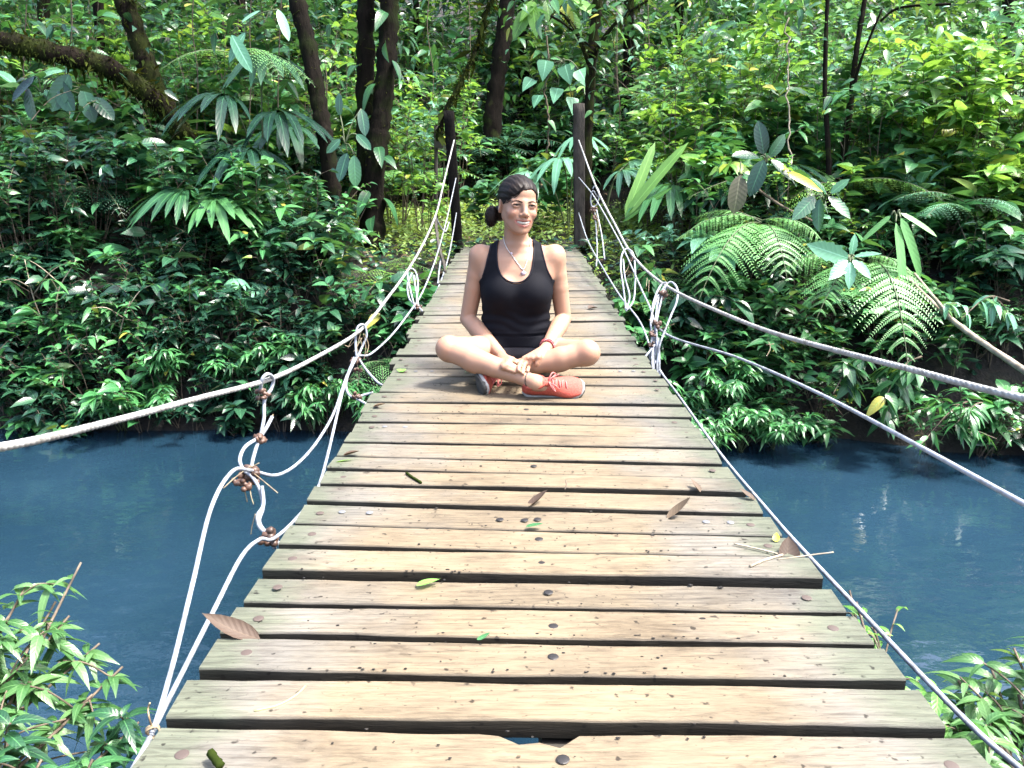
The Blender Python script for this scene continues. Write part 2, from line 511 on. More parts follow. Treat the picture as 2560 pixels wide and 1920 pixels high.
# beams and the steel cables under the boards
m, nt, n, l, p = newmat('damp dark timber'); p.inputs['Base Color'].default_value = (0.03, 0.026, 0.02, 1); p.inputs['Roughness'].default_value = 0.8
DAMP = m
for off in (-0.43, 0.02, 0.43):
    mb = MB()
    yy = np.linspace(0.2, 8.3, 30)
    for a, b in zip(yy[:-1], yy[1:]):
        pa = np.array([xc_deck(a) + off, a, deck_z(a) - TH - 0.046]); pb = np.array([xc_deck(b) + off, b, deck_z(b) - TH - 0.046])
        mb.box((pa + pb) / 2, ((pb - pa) * 0.5, (0.035, 0, 0), (0, 0, 0.040)))
    bpart(mb, 'beam', DAMP, smooth=False)

# ropes
def rope_mat(name, col, dirt, wrapped=False):
    m, nt, n, l, p = newmat(name)
    nz = noise(nt, 35.0, 4, 0.6)
    r = ramp(n, [(0.35, dirt), (0.55, col)])
    l.new(nz.outputs[0], r.inputs[0]); l.new(r.outputs[0], p.inputs['Base Color'])
    p.inputs['Roughness'].default_value = 0.5
    l.new(bump(nt, nz.outputs[0], 0.5, 0.003), p.inputs['Normal'])
    return m
ROPE = rope_mat('white plastic rope', (0.265, 0.29, 0.335), (0.14, 0.15, 0.16))
CABLE = rope_mat('galvanised cable', (0.29, 0.295, 0.29), (0.14, 0.136, 0.125))
RKNOT = rope_mat('rusty clamp', (0.085, 0.045, 0.030), (0.03, 0.018, 0.013))
DRY = rope_mat('dry stalk', (0.26, 0.20, 0.12), (0.12, 0.085, 0.05))

def twisted(mb, pts, r, strands=3, pitch=0.10, seg=5, m=0):
    """laid rope: strands wound round the path"""
    P = np.asarray(pts, float)
    s = np.concatenate([[0], np.cumsum(np.linalg.norm(np.diff(P, axis=0), axis=1))])
    nn = int(s[-1] / (pitch / 10)) + 2
    ss = np.linspace(0, s[-1], nn)
    Q = np.stack([np.interp(ss, s, P[:, k]) for k in range(3)], 1)
    t = nrm(np.gradient(Q, axis=0))
    a = nrm(np.cross(t, [0, 0, 1.0])); b = np.cross(t, a)
    for k in range(strands):
        ph_ = ss / pitch * 2 * np.pi + k * 2 * np.pi / strands
        mb.tube(Q + r * 0.20 * (np.cos(ph_)[:, None] * a + np.sin(ph_)[:, None] * b), r * 0.80, seg + 2, m=m)

# handrails: image points (2212 wide) with their distance
HL = [(-360, 1010, 0.80), (0, 966, 1.12), (250, 908, 1.52), (430, 860, 1.88), (580, 820, 2.26), (690, 768, 2.80), (780, 712, 3.40), (840, 640, 4.10), (882, 582, 4.75), (915, 525, 5.45), (942, 462, 6.3), (961, 385, 7.2), (981, 303, 8.12)]
HR = [(2700, 960, 0.98), (2212, 860, 1.36), (1960, 796, 1.72), (1700, 728, 2.42), (1560, 676, 3.10), (1440, 618, 3.95), (1370, 556, 4.75), (1325, 478, 5.6), (1287, 402, 6.7), (1250, 303, 8.0)]
ML = [(280, 1675, 1.05), (330, 1578, 1.16), (372, 1440, 1.28), (415, 1265, 1.45), (455, 1100, 1.68), (500, 1020, 1.86), (540, 1016, 2.00), (600, 1026, 2.15), (660, 985, 2.42), (715, 905, 2.72), (748, 815, 3.05), (770, 772, 3.35), (800, 765, 3.6), (845, 725, 3.95), (882, 678, 4.35), (908, 640, 4.75), (930, 590, 5.3), (947, 540, 5.9), (966, 470, 7.0), (985, 385, 8.12)]
MR = [(2330, 1150, 1.02), (2212, 1088, 1.15), (2000, 972, 1.48), (1790, 860, 2.02), (1600, 775, 2.85), (1440, 722, 3.72), (1400, 655, 4.25), (1350, 545, 5.2), (1310, 470, 6.2), (1280, 420, 7.0), (1250, 383, 8.0)]
BLc = [(300, 1640, 1.10), (350, 1540, 1.24), (460, 1322, 1.42), (520, 1205, 1.64), (560, 1166, 1.78), (590, 1164, 1.84), (640, 1120, 2.0), (690, 1046, 2.18), (742, 840, 3.0), (770, 772, 3.33)]
BR = [(2240, 1690, 0.98), (2090, 1560, 1.13), (1850, 1310, 1.50), (1720, 1172, 1.83), (1650, 1092, 2.12), (1560, 985, 2.6), (1470, 860, 3.2), (1420, 790, 3.75), (1385, 700, 4.35), (1340, 640, 4.9), (1300, 575, 5.6), (1270, 520, 6.6), (1250, 460, 8.0)]
def P3(L): return np.array([at(*a) for a in L])
def path3(L, n=8):                     # a rope through image points: even in the picture and in inverse distance
    q = smooth_path([(a, b, 1 / c) for a, b, c in L], n)
    return np.array([at(a, b, 1 / c) for a, b, c in q])
for pts, nm in ((HL, 'handrail'), (HR, 'handrail')):
    mb = MB()
    P = path3(pts, 14)
    twisted(mb, P, 0.0076, 3, 0.05)
    o = bpart(mb, nm, CABLE)
for pts in (ML, MR):
    mb = MB(); mb.tube(path3(pts, 10), 0.0050, 8)
    bpart(mb, 'side_rope', ROPE)
for pts in (BLc, BR):
    mb = MB(); mb.tube(path3(pts, 10), 0.0050, 8)
    bpart(mb, 'deck_rope', ROPE)
# stub of the lower left rope to the post
mb = MB(); mb.tube(smooth_path(P3([(905, 700, 4.6), (930, 655, 5.1), (955, 600, 5.9), (972, 540, 6.9), (986, 460, 8.12)]), 8), 0.005, 8)
bpart(mb, 'deck_rope', ROPE)

def clump(mb, c, r, nb=7, seed=0, m=0):
    q = np.random.default_rng(seed)
    for _ in range(nb):
        d = q.normal(0, 0.55, 3) * r
        mb.ball(c + d, r * q.uniform(0.35, 0.75, 3), 8, 6, m, R=np.linalg.qr(q.normal(size=(3, 3)))[0])
def hanger(paths, knots=(), stalks=(), r=0.0052, two=True):
    mb = MB()
    for pth in paths:
        mb.tube(path3(pth, 8), r, 7)
    o = bpart(mb, 'hanger', ROPE)
    for q, (k, rr) in enumerate(knots):
        mb = MB(); clump(mb, at(*k), rr, 9, seed=int(k[0]))
        c = at(*k); d = np.array([rr * 1.1, 0, -rr * 0.5])
        mb.tube([c - d, c + d], rr * 0.42, 8)
        bpart(mb, 'clamp', RKNOT, o)
    if stalks:
        for s in stalks:
            mb = MB(); mb.tube(path3(s, 6), 0.0016, 5)
            bpart(mb, 'dry_stalk', DRY, o)
    return o
# left, nearest: S-shaped tangle from the handrail to the deck
hanger([[(562, 850, 2.22), (566, 820, 2.20), (578, 808, 2.22), (590, 818, 2.28), (586, 840, 2.28), (572, 862, 2.24), (570, 905, 2.2), (562, 945, 2.16)],
        [(588, 900, 2.2), (575, 925, 2.17), (560, 950, 2.14), (548, 985, 2.09), (541, 1020, 2.03)],
        [(560, 945, 2.14), (530, 965, 2.08), (518, 992, 2.04), (526, 1015, 2.01), (545, 1030, 2.0), (562, 1060, 1.98), (568, 1095, 1.95), (560, 1125, 1.92), (572, 1148, 1.90), (592, 1163, 1.88), (608, 1182, 1.86)],
        [(566, 1050, 1.975), (569, 1090, 1.945), (556, 1115, 1.915), (562, 1140, 1.895), (585, 1160, 1.87), (594, 1185, 1.85)]],
       [((570, 849, 2.23), 0.0145), ((562, 947, 2.14), 0.016), ((540, 1022, 2.02), 0.021), ((527, 1045, 1.99), 0.014), ((584, 1160, 1.86), 0.018)],
       [[(590, 895, 2.2), (578, 925, 2.18), (563, 948, 2.14)], [(545, 1020, 2.0), (570, 1040, 1.98), (600, 1065, 1.95)], [(545, 1005, 2.0), (510, 1030, 1.98), (482, 1055, 1.95)],
        [(538, 1040, 2.0), (542, 1070, 1.98), (548, 1090, 1.97)], [(552, 1110, 1.93), (545, 1135, 1.92), (542, 1155, 1.91)], [(500, 1015, 2.02), (535, 1012, 2.02), (560, 1000, 2.02)], [(525, 1045, 2.0), (530, 1065, 2.0), (534, 1085, 2.0)]])
# left, second: knot with rootlets and loops back to the deck
hanger([[(770, 770, 3.33), (768, 740, 3.36), (772, 708, 3.38), (786, 702, 3.42), (792, 725, 3.42), (782, 750, 3.4), (772, 772, 3.35)],
        [(765, 772, 3.34), (752, 808, 3.2), (748, 840, 3.1), (762, 858, 3.08), (790, 852, 3.1), (806, 848, 3.1)],
        [(775, 775, 3.34), (792, 800, 3.3), (815, 825, 3.26), (826, 832, 3.24)],
        [(768, 860, 3.08), (790, 872, 3.06), (810, 885, 3.02)]],
       [((768, 778, 3.33), 0.016), ((772, 856, 3.08), 0.015), ((774, 800, 3.33), 0.013)],
       [[(780, 715, 3.4), (772, 745, 3.38), (764, 760, 3.36)], [(785, 720, 3.4), (790, 750, 3.4), (786, 778, 3.38)], [(778, 718, 3.4), (760, 735, 3.38), (752, 752, 3.36)], [(788, 722, 3.4), (796, 745, 3.4), (792, 765, 3.38)],
        [(776, 725, 3.4), (782, 750, 3.4), (776, 770, 3.38)], [(770, 780, 3.34), (776, 810, 3.32), (772, 835, 3.3)], [(768, 735, 3.38), (755, 748, 3.36), (745, 746, 3.35)], [(782, 730, 3.4), (771, 752, 3.38), (781, 765, 3.38)]])
# left, third: a long loop
hanger([[(897, 668, 4.55), (886, 625, 4.62), (880, 592, 4.72), (886, 580, 4.78), (898, 588, 4.78), (903, 615, 4.72), (900, 650, 4.62), (906, 668, 4.55)],
        [(890, 590, 4.75), (880, 615, 4.7), (884, 645, 4.62), (898, 662, 4.56)], [(893, 595, 4.75), (899, 630, 4.68), (904, 660, 4.58), (912, 672, 4.5)]],
       [((904, 662, 4.56), 0.016)], [[(888, 600, 4.75), (884, 625, 4.7), (888, 640, 4.7)]])
# left, far: dark vine-wrapped hanger
mb = MB()
for k in range(3):
    pth = np.array([(940, 470, 6.25), (944, 505, 6.15), (950, 540, 6.0), (958, 565, 5.95), (962, 588, 5.9)]) + np.array([k * 1.5 - 1.5, 0, 0.01 * k])
    mb.tube(path3(pth, 6), 0.007, 6, rough=0.3)
o = bpart(mb, 'hanger', DAMP)
hanger([[(940, 465, 6.28), (952, 490, 6.4), (962, 500, 6.6), (970, 480, 6.9)], [(952, 560, 6.0), (948, 590, 5.7), (946, 612, 5.5)]], [], [])
# right, far
hanger([[(1290, 425, 6.75), (1281, 412, 6.7), (1276, 428, 6.7), (1279, 446, 6.7), (1290, 440, 6.72), (1294, 415, 6.72), (1286, 402, 6.72), (1280, 408, 6.72)],
        [(1284, 450, 6.7), (1288, 500, 6.6), (1290, 540, 6.4), (1288, 575, 6.1)], [(1288, 450, 6.7), (1300, 510, 6.5), (1306, 560, 6.2)]],
       [((1282, 452, 6.7), 0.022), ((1286, 470, 6.65), 0.018)], [[(1284, 455, 6.68), (1292, 480, 6.6), (1290, 510, 6.5)]])
# right, middle: an oval loop tied to the deck edge
hanger([[(1352, 670, 4.5), (1347, 625, 4.6), (1341, 580, 4.72), (1343, 552, 4.82), (1352, 538, 4.88), (1366, 545, 4.85), (1371, 570, 4.8), (1372, 610, 4.7), (1368, 650, 4.6), (1352, 672, 4.5)],
        [(1346, 560, 4.8), (1350, 600, 4.7), (1360, 640, 4.6), (1353, 668, 4.5)]],
       [((1366, 560, 4.82), 0.012)], [[(1362, 560, 4.8), (1356, 580, 4.75), (1350, 590, 4.7)], [(1398, 600, 4.6), (1396, 620, 4.55)], [(1402, 605, 4.5), (1401, 632, 4.45)]])
# right, nearest: a sheaf of loops from the handrail down to the deck edge
hanger([[(1408, 700, 3.8), (1410, 660, 3.85), (1425, 620, 3.95), (1440, 612, 3.95), (1432, 640, 3.9), (1418, 680, 3.85), (1412, 740, 3.75), (1410, 800, 3.65), (1404, 825, 3.62)],
        [(1412, 800, 3.66), (1416, 740, 3.74), (1416, 690, 3.8), (1424, 640, 3.9), (1446, 610, 3.95), (1462, 622, 3.9), (1462, 650, 3.84), (1450, 680, 3.8), (1436, 715, 3.74), (1424, 750, 3.7), (1418, 800, 3.66)],
        [(1420, 812, 3.66), (1420, 760, 3.7), (1418, 700, 3.78), (1428, 650, 3.88), (1434, 625, 3.92)],
        [(1402, 780, 3.7), (1408, 730, 3.74), (1406, 690, 3.8), (1418, 645, 3.88), (1430, 628, 3.92)],
        [(1414, 745, 3.72), (1396, 768, 3.66), (1378, 788, 3.58), (1370, 806, 3.5)],
        [(1412, 820, 3.62), (1408, 775, 3.68), (1412, 745, 3.73)], [(1424, 815, 3.66), (1424, 770, 3.69), (1422, 730, 3.74)]],
       [((1432, 635, 3.9), 0.020), ((1420, 698, 3.78), 0.017), ((1409, 722, 3.74), 0.015), ((1406, 745, 3.72), 0.013)],
       [[(1420, 712, 3.75), (1440, 706, 3.74), (1456, 700, 3.72)], [(1402, 690, 3.78), (1412, 700, 3.76)], [(1345, 822, 3.42), (1372, 814, 3.45), (1396, 810, 3.5)], [(1660, 738, 2.55), (1664, 752, 2.54), (1656, 770, 2.53)], [(1655, 745, 2.55), (1672, 743, 2.55)]])
# binding at the near left corner
mb = MB()
c0 = at(330, 1578, 1.16)
for k in range(4):
    th = np.linspace(0, 2 * np.pi, 14)
    q = c0 + np.array([0, 0.0, 0]) + np.stack([0.011 * np.cos(th) + 0.003 * k, 0.004 * np.sin(th * 2) - 0.006 * k, 0.011 * np.sin(th) + 0.003 * k], 1)
    mb.tube(q, 0.0018, 5)
mb.tube(smooth_path(P3([(330, 1575, 1.15), (322, 1550, 1.15), (320, 1530, 1.16), (324, 1518, 1.16)]), 5), 0.0017, 5)
bpart(mb, 'binding', DRY)

# the two posts
def bark_mat(name, dark, light, moss, mossy=0.5, scale=4.0, stretch=(1, 1, 0.25)):
    m, nt, n, l, p = newmat(name)
    a = noise(nt, scale * 4, 7, 0.65, mapscale=stretch)
    b = noise(nt, scale * 0.8, 5, 0.6)
    r = ramp(n, [(0.32, dark), (0.66, light)]); l.new(a.outputs[0], r.inputs[0])
    mr = ramp(n, [(0.62 - 0.25 * mossy, 0.0), (0.74 - 0.2 * mossy, 0.9)]); l.new(b.outputs[0], mr.inputs[0])
    mc = mixc(nt, a.outputs[0], moss, [v * 0.45 for v in moss])
    l.new(mixc(nt, mr.outputs[0], r.outputs[0], mc), p.inputs['Base Color'])
    p.inputs['Roughness'].default_value = 0.95; p.inputs['Specular IOR Level'].default_value = 0.08
    l.new(bump(nt, a.outputs[0], 0.9, 0.03), p.inputs['Normal'])
    return m
POSTD = bark_mat('dark wet post', (0.0022, 0.0020, 0.0020), (0.0065, 0.0058, 0.0056), (0.03, 0.03, 0.015), 0.1)
POSTG = bark_mat('weathered post', (0.017, 0.0155, 0.014), (0.066, 0.059, 0.052), (0.06, 0.06, 0.03), 0.1)
def post(name, label, top, bot, w, d, mat):
    a, b = np.array(top), np.array(bot)
    mb = MB()
    q = np.random.default_rng(int(top[1] * 10))
    n_ = 18
    ax = nrm(a - b)
    for i in range(n_):
        pass
    s = np.linspace(0, 1, n_)
    rings = []
    prof = np.array([[-1, -0.86], [-0.86, -1], [0.86, -1], [1, -0.86], [1, 0.86], [0.86, 1], [-0.86, 1], [-1, 0.86]])
    for t in s:
        c = b + (a - b) * t
        k = 1 + 0.03 * q.normal(size=8)
        rings.append(c + np.stack([prof[:, 0] * w * k, prof[:, 1] * d * k, 0 * k], 1))
    V = np.concatenate(rings + [rings[-1].mean(0, keepdims=True) + [[0, 0, 0.008]]])
    i = np.arange(n_ - 1)[:, None] * 8; j = np.arange(8)[None]; j2 = (j + 1) % 8
    Q = np.stack([i + j, i + j2, i + 8 + j2, i + 8 + j], -1).reshape(-1, 4)
    T = [[(n_ - 1) * 8 + jj, (n_ - 1) * 8 + (jj + 1) % 8, n_ * 8] for jj in range(8)]
    mb.add(V, Q, T)
    return tag(mb.build(name, mat, origin=b), label, 'post', 'posts at the far end of the bridge')
post('bridge_post', 'dark wet timber post leaning slightly at the far left bridge corner', at(969, 240, 8.2), at(991, 560, 8.2), 0.048, 0.05, POSTD)
post('bridge_post', 'grey weathered timber post upright at the far right bridge corner', at(1250, 224, 8.1), at(1252, 530, 8.1), 0.053, 0.05, POSTG)
mb = MB()
mb.tube([at(942, 270, 9.4), at(942, 430, 9.4), at(944, 560, 9.4)], 0.022, 10)
pl = tag(mb.build('pole', DAMP, origin=at(944, 560, 9.4)), 'thin black pole standing just left of the dark timber post', 'pole')
mb = MB(); mb.box(at(948, 300, 9.37) - at(944, 560, 9.4), ((0.05, 0, 0), (0, 0.03, 0), (0, 0, 0.10)))
mb.build('cap', DAMP, pl, smooth=False)
# ------------------------------------------------------------------ leaves
def leaf_tmpl(ts, ws, serr=0.0, fold=0.22):
    """midrib points at ts, half widths ws; first and last are the tips"""
    n_ = len(ts)
    P = []; idx = []
    for i, (t, w) in enumerate(zip(ts, ws)):
        mid = len(P); P.append((t, 0.0, 0.0, 0.0))
        if w > 0:
            tt = t - (serr if i % 2 else -serr)
            P.append((tt, w, w * fold, 1.0)); P.append((tt, -w, w * fold, 1.0)); idx.append((mid, mid + 1, mid + 2))
        else: idx.append((mid, None, None))
    Q, T = [], []
    for a, b in zip(idx[:-1], idx[1:]):
        if a[1] is None and b[1] is not None: T += [(a[0], b[0], b[1]), (a[0], b[2], b[0])]
        elif b[1] is None and a[1] is not None: T += [(a[0], b[0], a[1]), (a[0], a[2], b[0])]
        else: Q += [(a[0], b[0], b[1], a[1]), (a[0], a[2], b[2], b[0])]
    return np.array(P), np.array(Q, int).reshape(-1, 4), np.array(T, int).reshape(-1, 3)
TM = {
    'lance': leaf_tmpl([0, .2, .45, .7, 1], [0, .42, .5, .36, 0]),
    'lanceF': leaf_tmpl([0, .12, .25, .4, .55, .7, .85, 1], [0, .3, .45, .5, .46, .36, .18, 0]),
    'ovate': leaf_tmpl([0, .15, .4, .72, 1], [0, .40, .5, .30, 0]),
    'ovateF': leaf_tmpl([0, .08, .2, .38, .55, .72, .87, .95, 1], [0, .26, .43, .5, .46, .35, .18, .06, 0]),
    'oblongF': leaf_tmpl([0, .08, .22, .4, .6, .78, .9, 1], [0, .22, .42, .5, .5, .42, .24, 0]),
    'serrF': leaf_tmpl([0, .1, .2, .3, .4, .5, .6, .7, .8, .9, 1], [0, .24, .34, .50, .42, .52, .40, .44, .26, .20, 0], serr=0.03),
    'heartF': leaf_tmpl([0, .06, .2, .38, .56, .74, .9, 1], [0, .46, .54, .47, .36, .22, .09, 0], fold=0.15),
    'curledF': leaf_tmpl([0, .08, .2, .38, .55, .72, .87, .95, 1], [0, .26, .43, .5, .46, .35, .18, .06, 0], fold=0.75, serr=0.003),
    'kite': leaf_tmpl([0, .4, 1], [0, .5, 0], fold=0.1),
    'strap': leaf_tmpl([0, .12, .3, .5, .7, .88, 1], [0, .42, .5, .5, .46, .32, 0]),
}
def leaves(mb, P, D, L, W, tm='ovate', up=None, curl=0.15, roll=0.35, rng=RNG, rnd=None, m=0, droop=0.0):
    """P base points, D directions, L lengths, W widths (fraction of L)"""
    P = np.atleast_2d(np.asarray(P, float)); N = len(P)
    D = nrm(np.broadcast_to(np.asarray(D, float), (N, 3)))
    L = np.broadcast_to(np.asarray(L, float), (N,)); W = np.broadcast_to(np.asarray(W, float), (N,))
    U = np.broadcast_to(np.array([0, 0, 1.0]) if up is None else np.asarray(up, float), (N, 3)) + rng.normal(0, 0.05, (N, 3))
    S = nrm(np.cross(U, D))
    Nn = np.cross(D, S)
    if roll:
        a = rng.normal(0, roll, N)[:, None]
        S, Nn = S * np.cos(a) + Nn * np.sin(a), Nn * np.cos(a) - S * np.sin(a)
    tp, Q, T = TM[tm]
    t, s, h, g = tp[:, 0], tp[:, 1], tp[:, 2], tp[:, 3]
    c = np.broadcast_to(np.asarray(curl, float), (N,)) * rng.uniform(0.4, 1.6, N)
    X = (P[:, None] + D[:, None] * (t[None, :, None] * L[:, None, None])
         + S[:, None] * (s[None, :, None] * (L * W)[:, None, None])
         + Nn[:, None] * ((h[None] * (L * W)[:, None])[..., None]) - Nn[:, None] * ((c[:, None] * L[:, None] * t[None] ** 2)[..., None]))
    if droop:
        X[..., 2] -= droop * L[:, None] * t[None] ** 2
    k = len(tp)
    r = rng.random(N) if rnd is None else np.broadcast_to(rnd, (N,))
    C = np.stack([np.broadcast_to(r[:, None], (N, k)), np.broadcast_to(g[None], (N, k)), np.broadcast_to(t[None], (N, k))], -1)
    off = (np.arange(N) * k)[:, None, None]
    mb.add(X.reshape(-1, 3), (Q[None] + off).reshape(-1, 4), (T[None] + off).reshape(-1, 3), C.reshape(-1, 3), m)

M_BROAD = leaf_mat('broad leaf', (0.0139, 0.0512, 0.0255), (0.0307, 0.1134, 0.0458), (0.0837, 0.2376, 0.0763), 0.30, 0.22, old=(0.4147, 0.3770, 0.0565))
M_DARK = leaf_mat('deep green leaf', (0.0064, 0.0253, 0.0175), (0.0139, 0.0534, 0.0313), (0.0300, 0.0985, 0.0470), 0.27, 0.18)
M_SUN = leaf_mat('yellow-green leaf', (0.0449, 0.1320, 0.0272), (0.0993, 0.2545, 0.0498), (0.2083, 0.4147, 0.0905), 0.34, 0.34, old=(0.5000, 0.5000, 0.0565))
M_LANCE = leaf_mat('bank shrub leaf', (0.0195, 0.0805, 0.0306), (0.0419, 0.1646, 0.0560), (0.0837, 0.2743, 0.0814), 0.32, 0.22)
M_FERN = leaf_mat('fern green', (0.0587, 0.1630, 0.0510), (0.1123, 0.3023, 0.0954), (0.2075, 0.4469, 0.1590), 0.45, 0.28, vein=0.1)
M_PALE = leaf_mat('pale silvery leaf', (0.0558, 0.1646, 0.1018), (0.1186, 0.3108, 0.1907), (0.2232, 0.4754, 0.3054), 0.30, 0.20)
M_GLOSS = leaf_mat('glossy leaf', (0.0112, 0.0476, 0.0279), (0.0279, 0.1006, 0.0510), (0.0628, 0.1919, 0.0814), 0.20, 0.16, spec=0.7)
M_NEAR = leaf_mat('pale riverside leaf', (0.028, 0.090, 0.026), (0.058, 0.155, 0.046), (0.120, 0.235, 0.085), 0.36, 0.28)
M_YEL = leaf_mat('yellow leaf', (0.3190, 0.3770, 0.0290), (0.4930, 0.5220, 0.0435), (0.6960, 0.6670, 0.0725), 0.4, 0.3)
M_MOSS = leaf_mat('moss', (0.010, 0.018, 0.004), (0.024, 0.036, 0.006), (0.048, 0.062, 0.011), 0.9, 0.15, vein=0.0, spec=0.05)
m, nt, n, l, p = newmat('green stem'); p.inputs['Base Color'].default_value = (0.055, 0.075, 0.03, 1); p.inputs['Roughness'].default_value = 0.6; STEM = m
m, nt, n, l, p = newmat('brown twig'); nz = noise(nt, 22, 4); rr = ramp(n, [(0.35, (0.045, 0.032, 0.022)), (0.65, (0.13, 0.10, 0.07))]); l.new(nz.outputs[0], rr.inputs[0]); l.new(rr.outputs[0], p.inputs['Base Color']); p.inputs['Roughness'].default_value = 0.8; TWIG = m
m, nt, n, l, p = newmat('pale twig'); nz = noise(nt, 22, 4); rr = ramp(n, [(0.35, (0.16, 0.13, 0.09)), (0.65, (0.34, 0.29, 0.22))]); l.new(nz.outputs[0], rr.inputs[0]); l.new(rr.outputs[0], p.inputs['Base Color']); p.inputs['Roughness'].default_value = 0.8; PTWIG = m
BARKD = bark_mat('dark bark', (0.003, 0.0024, 0.002), (0.012, 0.0095, 0.0075), (0.040, 0.055, 0.014), 0.35)
BARKM = bark_mat('mossy bark', (0.004, 0.0033, 0.0025), (0.016, 0.012, 0.009), (0.026, 0.036, 0.008), 0.75)
BARKB = bark_mat('brown bark', (0.0030, 0.0026, 0.0020), (0.0110, 0.0088, 0.0066), (0.012, 0.018, 0.005), 0.6)

def pose(base, parts, name, label, cat, group=None):
    """parts: list of (name, MB, material, smooth)"""
    t = thing(name, label, cat, base, group)
    b = np.asarray(base, float)
    for nm, mb, mat in parts:
        if mb.n == 0: continue
        o = mb.build(nm, mat, None)
        v = np.empty(len(o.data.vertices) * 3, np.float32); o.data.vertices.foreach_get('co', v)
        o.data.vertices.foreach_set('co', (v.reshape(-1, 3) - b.astype(np.float32)).ravel()); o.data.update()
        o.parent = t
        if nm == 'moss': o['kind'] = 'stuff'
    return t

# ---- one shrub: stems that branch, leaves spiralling along them
def shrub_geo(mbS, mbL, base, h, spread, ns, nl, L, W, tm, q, lean=(0, 0, 0), leafpos=0.25, curl=0.18, droop=0.25, twigs=2, sr=0.006, whorl=0):
    base = np.asarray(base, float)
    for i in range(ns):
        a = q.uniform(0, 6.283)
        tip = base + np.array([math.cos(a), math.sin(a), 0]) * spread * q.uniform(0.2, 1) + np.array([0, 0, h * q.uniform(0.65, 1.0)]) + np.asarray(lean) * q.uniform(0.6, 1.2)
        midp = base + (tip - base) * 0.5 + np.array([0, 0, h * 0.12]) + q.normal(0, 0.04, 3) * h
        main = smooth_path([base + q.normal(0, 0.02, 3) * [1, 1, 0], midp, tip], 6)
        if mbS is not None: mbS.tube(main, np.linspace(sr, sr * 0.4, len(main)), 5)
        runs = [main]
        for k in range(twigs):
            s = main[int(len(main) * q.uniform(0.35, 0.85))]
            b = q.uniform(0, 6.283)
            e = s + np.array([math.cos(b), math.sin(b), q.uniform(0.0, 0.9)]) * h * q.uniform(0.15, 0.38)
            tw = smooth_path([s, (s + e) / 2 + [0, 0, 0.05 * h], e], 4)
            if mbS is not None: mbS.tube(tw, np.linspace(sr * 0.6, sr * 0.3, len(tw)), 4)
            runs.append(tw)
        for r_ in runs:
            n_ = max(3, int(nl * (1.0 if r_ is main else 0.45)))
            s = np.concatenate([q.uniform(leafpos, 1, n_ - n_ // 3), q.uniform(0.85, 1, n_ // 3)])
            ii = s * (len(r_) - 1); i0 = np.clip(ii.astype(int), 0, len(r_) - 2); f = (ii - i0)[:, None]
            P = r_[i0] * (1 - f) + r_[i0 + 1] * f
            tan = nrm(r_[i0 + 1] - r_[i0])
            th = np.arange(n_) * 2.399 + q.uniform(0, 6)
            D = np.stack([np.cos(th), np.sin(th), q.uniform(-0.25, 0.55, n_)], 1) + tan * 0.55
            leaves(mbL, P, D, L * q.uniform(0.55, 1.15, n_), W * q.uniform(0.85, 1.15, n_), tm, curl=curl, roll=0.45, rng=q, droop=droop)
def shrub(base, h, spread, ns, nl, L, W, tm, mat, name, label, cat='shrub', group=None, seed=0, stem=TWIG, **kw):
    q = np.random.default_rng(seed)
    S, Lf = MB(), MB()
    shrub_geo(S, Lf, base, h, spread, ns, nl, L, W, tm, q, **kw)
    return pose(base, [('stem', S, stem), ('foliage', Lf, mat)], name, label, cat, group)

# ---- fern fronds
def frond_geo(mbS, mbL, base, dirn, length, rise, droop_, npin=18, wid=0.34, npl=12, q=RNG, side=None, lace=True):
    d = nrm(np.asarray(dirn, float) * [1, 1, 0])
    t = np.linspace(0, 1, 26)
    P = np.asarray(base, float) + d * (length * t)[:, None] + np.array([0, 0, 1.0]) * (rise * t - droop_ * t ** 2.2)[:, None]
    mbS.tube(P, np.linspace(0.008, 0.002, len(t)) * (length / 1.0) ** 0.5, 5)
    T = nrm(np.gradient(P, axis=0))
    S = nrm(np.cross(T, [0, 0, 1.0]))
    if side is not None: S = nrm(S + side)
    N = np.cross(S, T)
    for k in range(npin):
        u = 0.14 + 0.85 * k / (npin - 1)
        i = u * (len(t) - 1); i0 = min(int(i), len(t) - 2); f = i - i0
        p = P[i0] * (1 - f) + P[i0 + 1] * f
        ln = wid * length * (math.sin(math.pi * min(1, (u * 0.92 + 0.12)) ** 0.85) ** 0.8 + 0.03)
        for sg in (-1, 1):
            pd = nrm(S[i0] * sg + T[i0] * 0.42 + N[i0] * q.normal(0.0, 0.06))
            if not lace:
                leaves(mbL, p, pd, ln, 0.17, 'lanceF', up=N[i0], curl=0.25, roll=0.1, rng=q)
                continue
            s = (np.arange(npl) + 0.5) / npl
            pp = p + pd * (ln * s)[:, None] - np.array([0, 0, 1.0]) * (0.50 * ln * s ** 2)[:, None]
            pt = nrm(np.cross(N[i0], pd))
            r_ = q.random() * 0.7 + 0.15
            for s2 in (-1, 1):
                D = pt * s2 + pd * 0.45 - np.array([0, 0, 0.15])
                leaves(mbL, pp, D, 0.135 * ln * (1.04 - s) ** 0.6 + 0.004, 0.42, 'kite', up=N[i0], curl=0.1, roll=0.05, rng=q, rnd=r_ + 0.15 * q.random(npl))
def fern(base, fronds, mat, label, name='fern', group=None, seed=0, npin=18, npl=12, wid=0.34, lace=True, cat='fern'):
    """fronds: (dx, dy, length, rise, droop)"""
    q = np.random.default_rng(seed)
    S, Lf = MB(), MB()
    for fx, fy, ln, ri, dr in fronds:
        frond_geo(S, Lf, np.asarray(base) + q.normal(0, 0.02, 3), (fx, fy, 0), ln, ri, dr, npin, wid, npl, q, lace=lace)
    return pose(base, [('stalk', S, STEM), ('foliage', Lf, mat)], name, label, cat, group)
